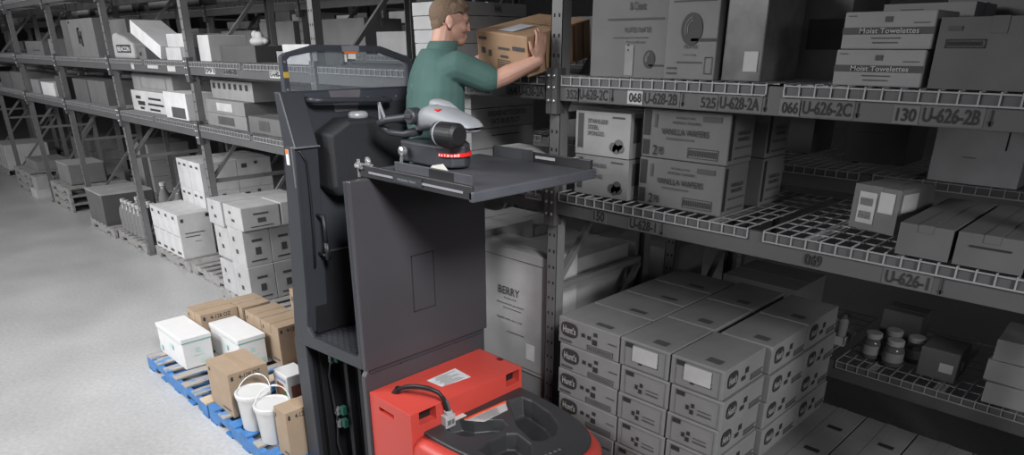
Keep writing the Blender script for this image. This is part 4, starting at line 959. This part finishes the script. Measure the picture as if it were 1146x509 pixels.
# ---- left bays, level one
for (xa_, xb_, za, zb, v, ya, yb, lb, mk) in (
    (-17.8, -16.9, 1.97, 2.27, .14, 3.1, 3.6, 'grey carton on the first shelf at the far left edge', ()),
    (-16.8, -15.7, 1.97, 2.29, .16, 3.1, 3.6, 'second grey carton on the first shelf from the far left edge', ()),
    (-15.3, -14.75, 1.97, 2.2, .24, 3.1, 3.5, 'small light carton on the first shelf left of the white one', ()),
    (-14.5, -13.7, 1.97, 2.18, .62, 3.08, 3.5, 'bright white carton on the first shelf of the far bays', ()),
    (-13.6, -12.9, 1.97, 2.30, .08, 3.1, 3.7, 'dark carton on the first shelf, left of the dark pair', ()),
    (-12.6, -11.9, 1.97, 2.29, .1, 3.1, 3.7, 'dark carton on the first shelf, middle of the dark three', ()),
    (-11.85, -11.05, 1.97, 2.29, .12, 3.1, 3.7, 'dark carton on the first shelf, right of the dark three', ()),
    (-10.2, -8.82, 1.97, 2.22, .50, 3.15, 3.8, 'wide white carton with dark lettering on the first shelf', [('F', .12, .6, .25, .75), ('F', .16, .3, .34, .5), ('F', .2, .1, .3, .22), ('F', .45, .62, .75, .72), ('F', .42, .35, .8, .45), ('F', .45, .1, .7, .2)]),
    (-10.2, -8.84, 2.223, 2.42, .24, 3.2, 3.85, 'wide grey carton stacked on the white lettered one', frame_marks('F', .22, .15, .85, .85, .006, M_INK2, asp=2)),
    (-8.80, -8.15, 1.97, 2.26, .62, 3.06, 3.4, 'small white carton in front of the upright on the first shelf', [('F', .3, .05, .9, .45, M_INK2)]),
    (-7.68, -6.75, 1.97, 2.10, .2, 3.08, 3.5, 'clear-wrapped tray with oval picture on the first shelf, lower of two', [('F', .3, .2, .7, .8, M_INK2)]),
    (-7.66, -6.76, 2.103, 2.235, .2, 3.08, 3.5, 'clear-wrapped tray with oval picture on the first shelf, upper of two', [('F', .3, .2, .7, .8, M_LABEL)]),
    (-7.66, -6.70, 2.238, 2.42, .24, 3.16, 3.5, 'film-wrapped pack of cups on top of the wrapped trays', [('F', .06 + k * .13, .55, .12 + k * .13, .85) for k in range(7)]),
    (-6.70, -6.0, 1.97, 2.12, .12, 3.08, 3.5, 'dark clear-wrapped tray with oval picture beside the two stacked trays', [('F', .3, .2, .6, .8, M_INK2)]),
    (-5.95, -5.4, 1.97, 2.2, .28, 3.1, 3.6, 'grey carton on the first shelf partly behind the truck', ())):
    carton(xa_, xb_, ya, yb, za, zb, grey(v), lb, 'first shelf cartons, left bays', tape='x' if v < .5 else None, marks=mk)
# ---- left bays, level two
Z = ZS
for (xa_, xb_, za, zb, v, ya, yb, lb, mk) in (
    (-15.25, -14.1, Z, Z + .22, .14, 3.15, 3.7, 'grey carton on the second shelf at the far left', [('F', .4, .3, .8, .4, M_INK2)]),
    (-13.9, -13.45, Z, Z + .25, .2, 3.2, 3.7, 'narrow dark carton on the second shelf beside the tall panel box', ()),
    (-12.73, -11.2, Z, Z + .50, .16, 3.15, 3.75, 'tall grey box with a dark swirl mark on the second shelf', [('F', 0, 0, .2, 1, CG[.12]), ('F', .48, .35, .54, .75), ('F', .56, .28, .61, .68), ('F', .52, .48, .58, .56), ('F', .50, .72, .56, .78), ('F', .24, .9, .29, .95)]),
    (-11.15, -10.35, Z, Z + .47, .14, 3.3, 3.85, 'tall dark grey box right of the swirl-marked box', [('F', .1, .9, .2, .96)]),
    (-9.46, -9.22, Z, Z + .13, .14, 3.1, 3.5, 'small grey carton under the tilted white box', [('F', .1, .3, .4, .6)]),
    (-8.58, -8.16, Z, Z + .13, .5, 3.1, 3.5, 'small white carton left of the upright on the second shelf', ()),
    (-8.12, -7.82, Z, Z + .13, .24, 3.1, 3.5, 'small grey carton at the upright on the second shelf', ()),
    (-8.50, -7.82, Z + .133, Z + .27, .5, 3.1, 3.5, 'white carton lying across the two small ones on the second shelf', ()),
    (-7.67, -7.40, Z, Z + .25, .5, 3.1, 3.5, 'white carton just right of the upright on the second shelf', ()),
    (-7.38, -6.62, Z, Z + .15, .08, 3.2, 3.7, 'dark flat carton on the second shelf behind the brace', ()),
    (-6.4, -6.0, Z, Z + .1, .28, 3.3, 3.8, 'small grey carton on the second shelf left of the truck screen', ()),
    (-5.90, -5.45, Z, Z + .16, .5, 3.1, 3.5, 'white carton on the second shelf behind the truck screen', ())):
    carton(xa_, xb_, ya, yb, za, zb, grey(v), lb, 'second shelf cartons, left bays', tape='x' if v < .5 else None, marks=mk)
carton(-9.52, -8.64, 3.06, 3.42, Z + .148, Z + .30, CG[.62], 'white carton tilted steeply on the second shelf', 'second shelf cartons, left bays', tape=None, tilt=(0, .33, 0))
r = thing('moulded_bin', 'rounded white bin with a dark label on the second shelf', 'bin', (-9.86, 3.05, Z), 0)
b = MB(); b.prism([(-.36, 0), (-.35, .23), (-.30, .29), (-.2, .30), (.1, .25), (.37, .17), (.37, 0)], 1, 0, .5); b.build('bin_body', CG[.36], r, bevel=.03, segs=3)
MB().box(-.2, .3, -.004, 0, .07, .16).build('bin_label', M_INK, r)
text('label_text', 'BEACON', (-.17, -.006, .085), (.44, 0, 0), (0, 0, .055), CG[.62], r)
r = thing('film_roll', 'crumpled pale film bundle on the dark flat carton', 'film', (-6.9, 3.4, Z + .158))
b = MB()
for q_ in ((0, 0, .03, .14, .05), (-.06, .02, .06, .07, .06), (.03, -.02, .07, .06, .05), (-.09, .0, .09, .05, .04), (.10, .0, .03, .06, .03)): b.ell(q_[:3], (q_[3], q_[3] * .6, q_[4]))
b.build('film_bundle', CG[.42], r, smooth=True)
# ---- rows behind: assorted goods in view between the uprights
rr_ = random.Random(3)
n_ = 0
for lev, zz in ((2.062, 'middle'), (2.662, 'upper'), (3.252, 'top')):
    for i in range(1, 9):
        for k in range(2):
            x0 = BX[0] - 2.54 * (i + 1) + .2 + k * 1.15
            w_ = rr_.uniform(.6, 1.0); h_ = rr_.uniform(.15, .36)
            v = rr_.choice((.12, .16, .2, .28, .36))
            n_ += 1
            carton(x0, x0 + w_, 4.42, 4.9, lev, lev + h_, grey(v), 'carton, row behind, %s level, %s bay from right, %s half' % (zz, ORD[i], ('left', 'right')[k]), 'cartons in the row behind', tape='x')
for lev in (1.9, 3.1):
    for i in range(0, 6):
        x0 = -4 - 2.54 * (i + 1) + .2
        for k in range(3):
            if rr_.random() < .25: continue
            carton(x0 + k * .75, x0 + k * .75 + rr_.uniform(.45, .7), 8.2, 8.9, lev + .028, lev + .028 + rr_.uniform(.15, .4), grey(rr_.choice((.16, .28, .42, .5))),
                   'carton beyond the far aisle, %s level, %s bay, %s in its bay' % ('lower' if lev < 2 else 'upper', ORD[i].replace('nearest', 'first'), ('left', 'middle', 'right')[k]), 'cartons beyond the far aisle', tape=None)

# ------------------------------------------------------------------ worker
PX, PY = -3.165, 2.59
R_ = Vector((.94, -.34, 0)); F_ = Vector((.34, .94, 0)); Uu = Vector((0, 0, 1))
FL = 1.104
W = thing('person', 'man in a green short-sleeved shirt seen from behind lifting a brown box onto the shelf', 'person', (PX, PY, FL))
def L(r, f, u): return R_ * r + F_ * f + Uu * u      # local to person root
Mh = Matrix(((R_.x, F_.x, 0), (R_.y, F_.y, 0), (0, 0, 1)))
def limb(b, pts, rad, n=14):
    # interpolated capsule chain
    P = [Vector(p) for p in pts]; out, rr = [], []
    for i in range(len(P) - 1):
        for k in range(6):
            t = k / 6; out.append(P[i].lerp(P[i + 1], t)); rr.append(rad[i] * (1 - t) + rad[i + 1] * t)
    out.append(P[-1]); rr.append(rad[-1])
    b.tube(out, rr, n)
    for p, r in zip(P, rad): b.ell(p, (r * .98,) * 3, n=8)
def wl2(p): return Vector(p) - Vector((PX, PY, FL))
HZ = 1.765   # head centre height above feet
hc = L(-.012, .075, HZ - .002)
SR = wl2((-2.975, 2.565, 2.645)); ER = wl2((-2.85, 2.705, 2.572)); WR = wl2((-2.69, 2.89, 2.675))
SL = wl2((-3.345, 2.70, 2.645)); EL = wl2((-3.36, 2.84, 2.58)); WL = wl2((-3.185, 2.99, 2.70))
b = MB()
# head: skull, jaw, nose, brow, ears
Mt = Mh @ Matrix.Rotation(-.22, 3, 'Z') @ Matrix.Rotation(-.14, 3, 'X')
HS = 1.05
Mt = Mt * HS
def H(r, f, u): return hc + Mt @ Vector((r, f, u))
b.ell(H(0, -.012, .032), (.077, .097, .088), Mt, 20)
b.ell(H(0, .028, -.022), (.062, .068, .085), Mt, 16)
b.ell(H(0, .055, -.078), (.040, .040, .030), Mt, 12)
b.ell(H(0, .078, .028), (.052, .020, .028), Mt, 12)
b.ell(H(0, .098, -.008), (.0105, .014, .024), Mt, 10); b.ell(H(0, .105, -.022), (.0125, .0115, .009), Mt, 10)
b.ell(H(0, .090, -.055), (.024, .012, .010), Mt, 10); b.ell(H(0, .088, -.067), (.021, .011, .008), Mt, 10)
for s in (-1, 1):
    b.ell(H(s * .040, .065, -.018), (.024, .025, .026), Mt, 10)
    b.ell(H(s * .079, -.008, .0), (.009, .020, .032), Mt @ Matrix.Rotation(.25, 3, 'X') @ Matrix.Rotation(s * -.35, 3, 'Z'), 12)
    b.ell(H(s * .082, -.004, -.022), (.008, .011, .012), Mt, 8)
limb(b, [L(0, -.005, 1.54), L(0, .02, 1.64), hc + L(0, -.03, -.03)], [.074, .063, .060])
limb(b, [SR, SR.lerp(ER, .5), ER, ER.lerp(WR, .35), WR], [.054, .052, .046, .049, .031])
limb(b, [SL, ER * 0 + EL, WL], [.05, .04, .027])
def hand(b, wp, palm, fdir, nrm, thumb, curl=.25):
    """palm centre direction fdir, palm normal nrm (towards the held box), thumb side"""
    fdir, nrm, thumb = Vector(fdir).normalized(), Vector(nrm).normalized(), Vector(thumb).normalized()
    pc = wp + fdir * .052
    Mp = Matrix((thumb, fdir, nrm)).transposed()
    b.ell(pc, (.041, .056, .016), Mp, 12); b.ell(wp + fdir * .012, (.028, .03, .020), Mp, 10)
    b.ell(pc + thumb * .022 - fdir * .02, (.020, .032, .016), Mp, 10)
    for k, (off, ln) in enumerate(((.028, .060), (.009, .068), (-.010, .063), (-.028, .048))):
        p0 = wp + fdir * .092 + thumb * off; 
        p1 = p0 + fdir * ln * .45 + nrm * ln * curl * .15 + thumb * off * .04; p2 = p1 + fdir * ln * .3 + nrm * ln * curl * .45; p3 = p2 + fdir * ln * .2 + nrm * ln * curl * .7
        limb(b, [p0 - fdir * .02, p0, p1, p2, p3], [.0095, .0095, .0088, .0080, .0068], 8)
    t0 = wp + fdir * .028 + thumb * .032; t1 = t0 + thumb * .028 + fdir * .025; t2 = t1 + thumb * .010 + fdir * .030 + nrm * .006
    limb(b, [t0, t1, t2], [.013, .0105, .0085], 8)
# right hand: palm against the box's right side, fingers up
hand(b, WR, None, (.05, .13, .98), (-1, .08, .0), (-.1, -.98, .1), .3)
hand(b, WL, None, (.15, .45, .7), (1, .0, 0), (0, -.8, .5), .25)
body = b.build('body', M_SKIN, W)
def remesh(o, v, it=4, f=.5):
    m = o.modifiers.new('remesh', 'REMESH'); m.mode = 'VOXEL'; m.voxel_size = v; m.use_smooth_shade = True
    s = o.modifiers.new('smooth', 'SMOOTH'); s.iterations = it; s.factor = f
remesh(body, .0035, 5)
# hair: short cap with lighter noise
b = MB(); 
b.ell(H(0, -.014, .036), (.079, .098, .0885), Mt, 20); b.ell(H(0, .045, .085), (.052, .045, .036), Mt, 14); b.ell(H(0, .07, .088), (.045, .024, .022), Mt, 12)
for s in (-1, 1): b.ell(H(s * .066, .020, .045), (.014, .045, .05), Mt, 12)
b.ell(H(0, -.050, -.005), (.063, .048, .062), Mt, 14)
hair = b.build('hair', M_HAIR, W)
cb_ = MB(); cb_.box(-.2, .2, .0, .3, -.3, .054); cb_.box(-.2, .2, -.3, .3, -.4, -.047); cb_.box(-.2, .2, -.030, .3, -.3, .030)
bmesh.ops.transform(cb_.bm, matrix=Matrix.Translation(hc) @ Mt.to_4x4(), verts=cb_.bm.verts)
tx_ = bpy.data.textures.new('hairnoise', 'CLOUDS'); tx_.noise_scale = .012
cut = cb_.build('cutter', M_HAIR, W)
m_ = hair.modifiers.new('r', 'REMESH'); m_.mode = 'VOXEL'; m_.voxel_size = .004
bpy.context.view_layer.update()
# separate cutters one at a time
bpy.data.objects.remove(cut)
me = bpy.data.meshes.new_from_object(hair.evaluated_get(bpy.context.evaluated_depsgraph_get())); hair.modifiers.clear(); hair.data = me
bm_ = bmesh.new(); bm_.from_mesh(me); Mi = (Matrix.Translation(hc) @ Mt.to_4x4()).inverted()
kill = []
for v in bm_.verts:
    p = Mi @ v.co
    lim = .052 if p.y > .035 else (.030 + .022 * max(0, p.y + .01) / .045 if p.y > -.01 else (-.05 if p.y < -.035 else .012 - .8 * (-.01 - p.y)))
    if p.z < lim: kill.append(v)
bmesh.ops.delete(bm_, geom=kill, context='VERTS'); bm_.to_mesh(me); bm_.free(); me.shade_smooth()
me.materials.clear(); me.materials.append(M_HAIR)
sd = hair.modifiers.new('solid', 'SOLIDIFY'); sd.thickness = .004; sd.offset = -1
dm = hair.modifiers.new('d', 'DISPLACE'); dm.texture = tx_; dm.strength = .0035; dm.mid_level = .5
# eyes
b = MB()
for s in (-1, 1): b.ell(H(s * .031, .0845, .008), (.010, .0085, .0055), Mt, 10)
b.build('eyes', mat('eye', (.16, .14, .13), .3), W)
b = MB()
for s in (-1, 1): b.ell(H(s * .031, .091, .026), (.017, .007, .004), Mt, 8)
b.build('eyebrows', M_HAIR, W)
# shirt: torso rings, sleeves, collar
b = MB()
def tr_(u, f, rx, ry, n=22):
    return [L(rx * math.copysign(abs(math.cos(2 * PI * k / n)) ** .85, math.cos(2 * PI * k / n)), f + ry * math.copysign(abs(math.sin(2 * PI * k / n)) ** .85, math.sin(2 * PI * k / n)), u) for k in range(n)]
b.rings([tr_(.95, -.03, .20, .15), tr_(1.03, -.03, .20, .155), tr_(1.15, -.03, .195, .15), tr_(1.29, -.03, .21, .150), tr_(1.42, -.025, .225, .145), tr_(1.50, -.02, .215, .13), tr_(1.575, -.01, .17, .11), tr_(1.63, .0, .10, .09)])
limb(b, [L(.13, -.02, 1.51), SR, SR.lerp(ER, .45), SR.lerp(ER, .84)], [.075, .084, .078, .073])
limb(b, [L(-.13, -.02, 1.50), SL, SL.lerp(EL, .45), SL.lerp(EL, .8)], [.075, .084, .078, .07])
limb(b, [L(.10, -.05, 1.46), L(-.10, -.05, 1.46)], [.09, .09])
# fold ridges
for (a0, a1, r0) in ((L(.16, -.09, 1.36), L(.02, -.172, 1.26), .018), (L(.19, -.08, 1.34), L(.06, -.172, 1.18), .017), (L(-.05, -.172, 1.2), L(.1, -.165, 1.06), .018), (L(-.13, -.15, 1.38), L(-.05, -.17, 1.14), .016), (L(.205, .02, 1.3), L(.185, -.09, 1.06), .017), (L(.20, .06, 1.22), L(.2, -.03, 1.02), .015), (L(.0, -.165, 1.44), L(-.09, -.165, 1.3), .014)):
    limb(b, [a0, (a0 + a1) / 2 + L(0, -.004, 0), a1], [r0 * .6, r0, r0 * .5], 8)
sh = b.build('shirt', M_GRN, W); remesh(sh, .006, 6)
b = MB(); rg = []
for u, rx, ry in ((1.60, .098, .09), (1.635, .084, .082), (1.668, .078, .077), (1.67, .074, .073), (1.63, .073, .071)): rg.append(tr_(u, .002 + (u - 1.58) * .35, rx, ry))
b.rings(rg, cap=False); co = b.build('collar', M_GRN, W, smooth=True)
so = co.modifiers.new('s', 'SOLIDIFY'); so.thickness = .003
# trousers and shoes
b = MB()
b.rings([tr_(.82, -.02, .175, .13), tr_(.92, -.02, .18, .133), tr_(1.0, -.02, .178, .13)])
for s in (-1, 1): limb(b, [L(s * .09, -.02, .87), L(s * .10, .0, .49), L(s * .105, -.03, .10)], [.092, .068, .055])
tr2 = b.build('trousers', M_TRS, W); remesh(tr2, .008, 4)
for s in (-1, 1):
    b = MB(); b.ell(L(s * .105, .04, .045), (.045, .14, .042), Mh, 12); b.ell(L(s * .105, -.04, .06), (.04, .055, .055), Mh, 12); b.build('shoe', M_DRK, W, smooth=True)

M_DKB = mat('dark_brown_print', (.15, .075, .045), .7)
# box held by the worker (tilted, far end raised)
hb = carton(-3.13, -2.73, 2.86, 3.38, 2.658, 2.866, M_BRN2, 'brown cardboard box in the worker’s hands being slid onto the second shelf', 'brown carton being shelved', tape=None, name='cardboard_box',
            tilt=(.19, .10, 0), marks=[('R', .25, .1, .27, .9, M_DKB), ('R', .40, .05, .43, .95, M_DKB), ('R', .55, .1, .57, .9, M_DKB), ('R', .70, .05, .74, .95, M_DKB), ('R', .86, .05, .88, .95, M_DKB), ('F', .06, .80, .22, .86, M_INK2), ('F', .72, .62, .95, .72, M_INK2), ('F', .44, .60, .66, .66, M_INK2), ('F', .48, .40, .62, .46, M_INK2), ('F', .1, .45, .18, .6, M_INK2), ('F', .24, .4, .30, .55, M_INK2), ('T', .34, .08, .62, .42, mat('held_label', (.6, .62, .66), .5)),
                                       ('T', .66, .1, .67, .98, M_INK2), ('T', .3, .5, .98, .51, M_INK2)] + frame_marks('F', .42, .04, .66, .34, .008, asp=2) + [('F', .44, .08 + k * .06, .64, .10 + k * .06, M_INK2) for k in range(4)])
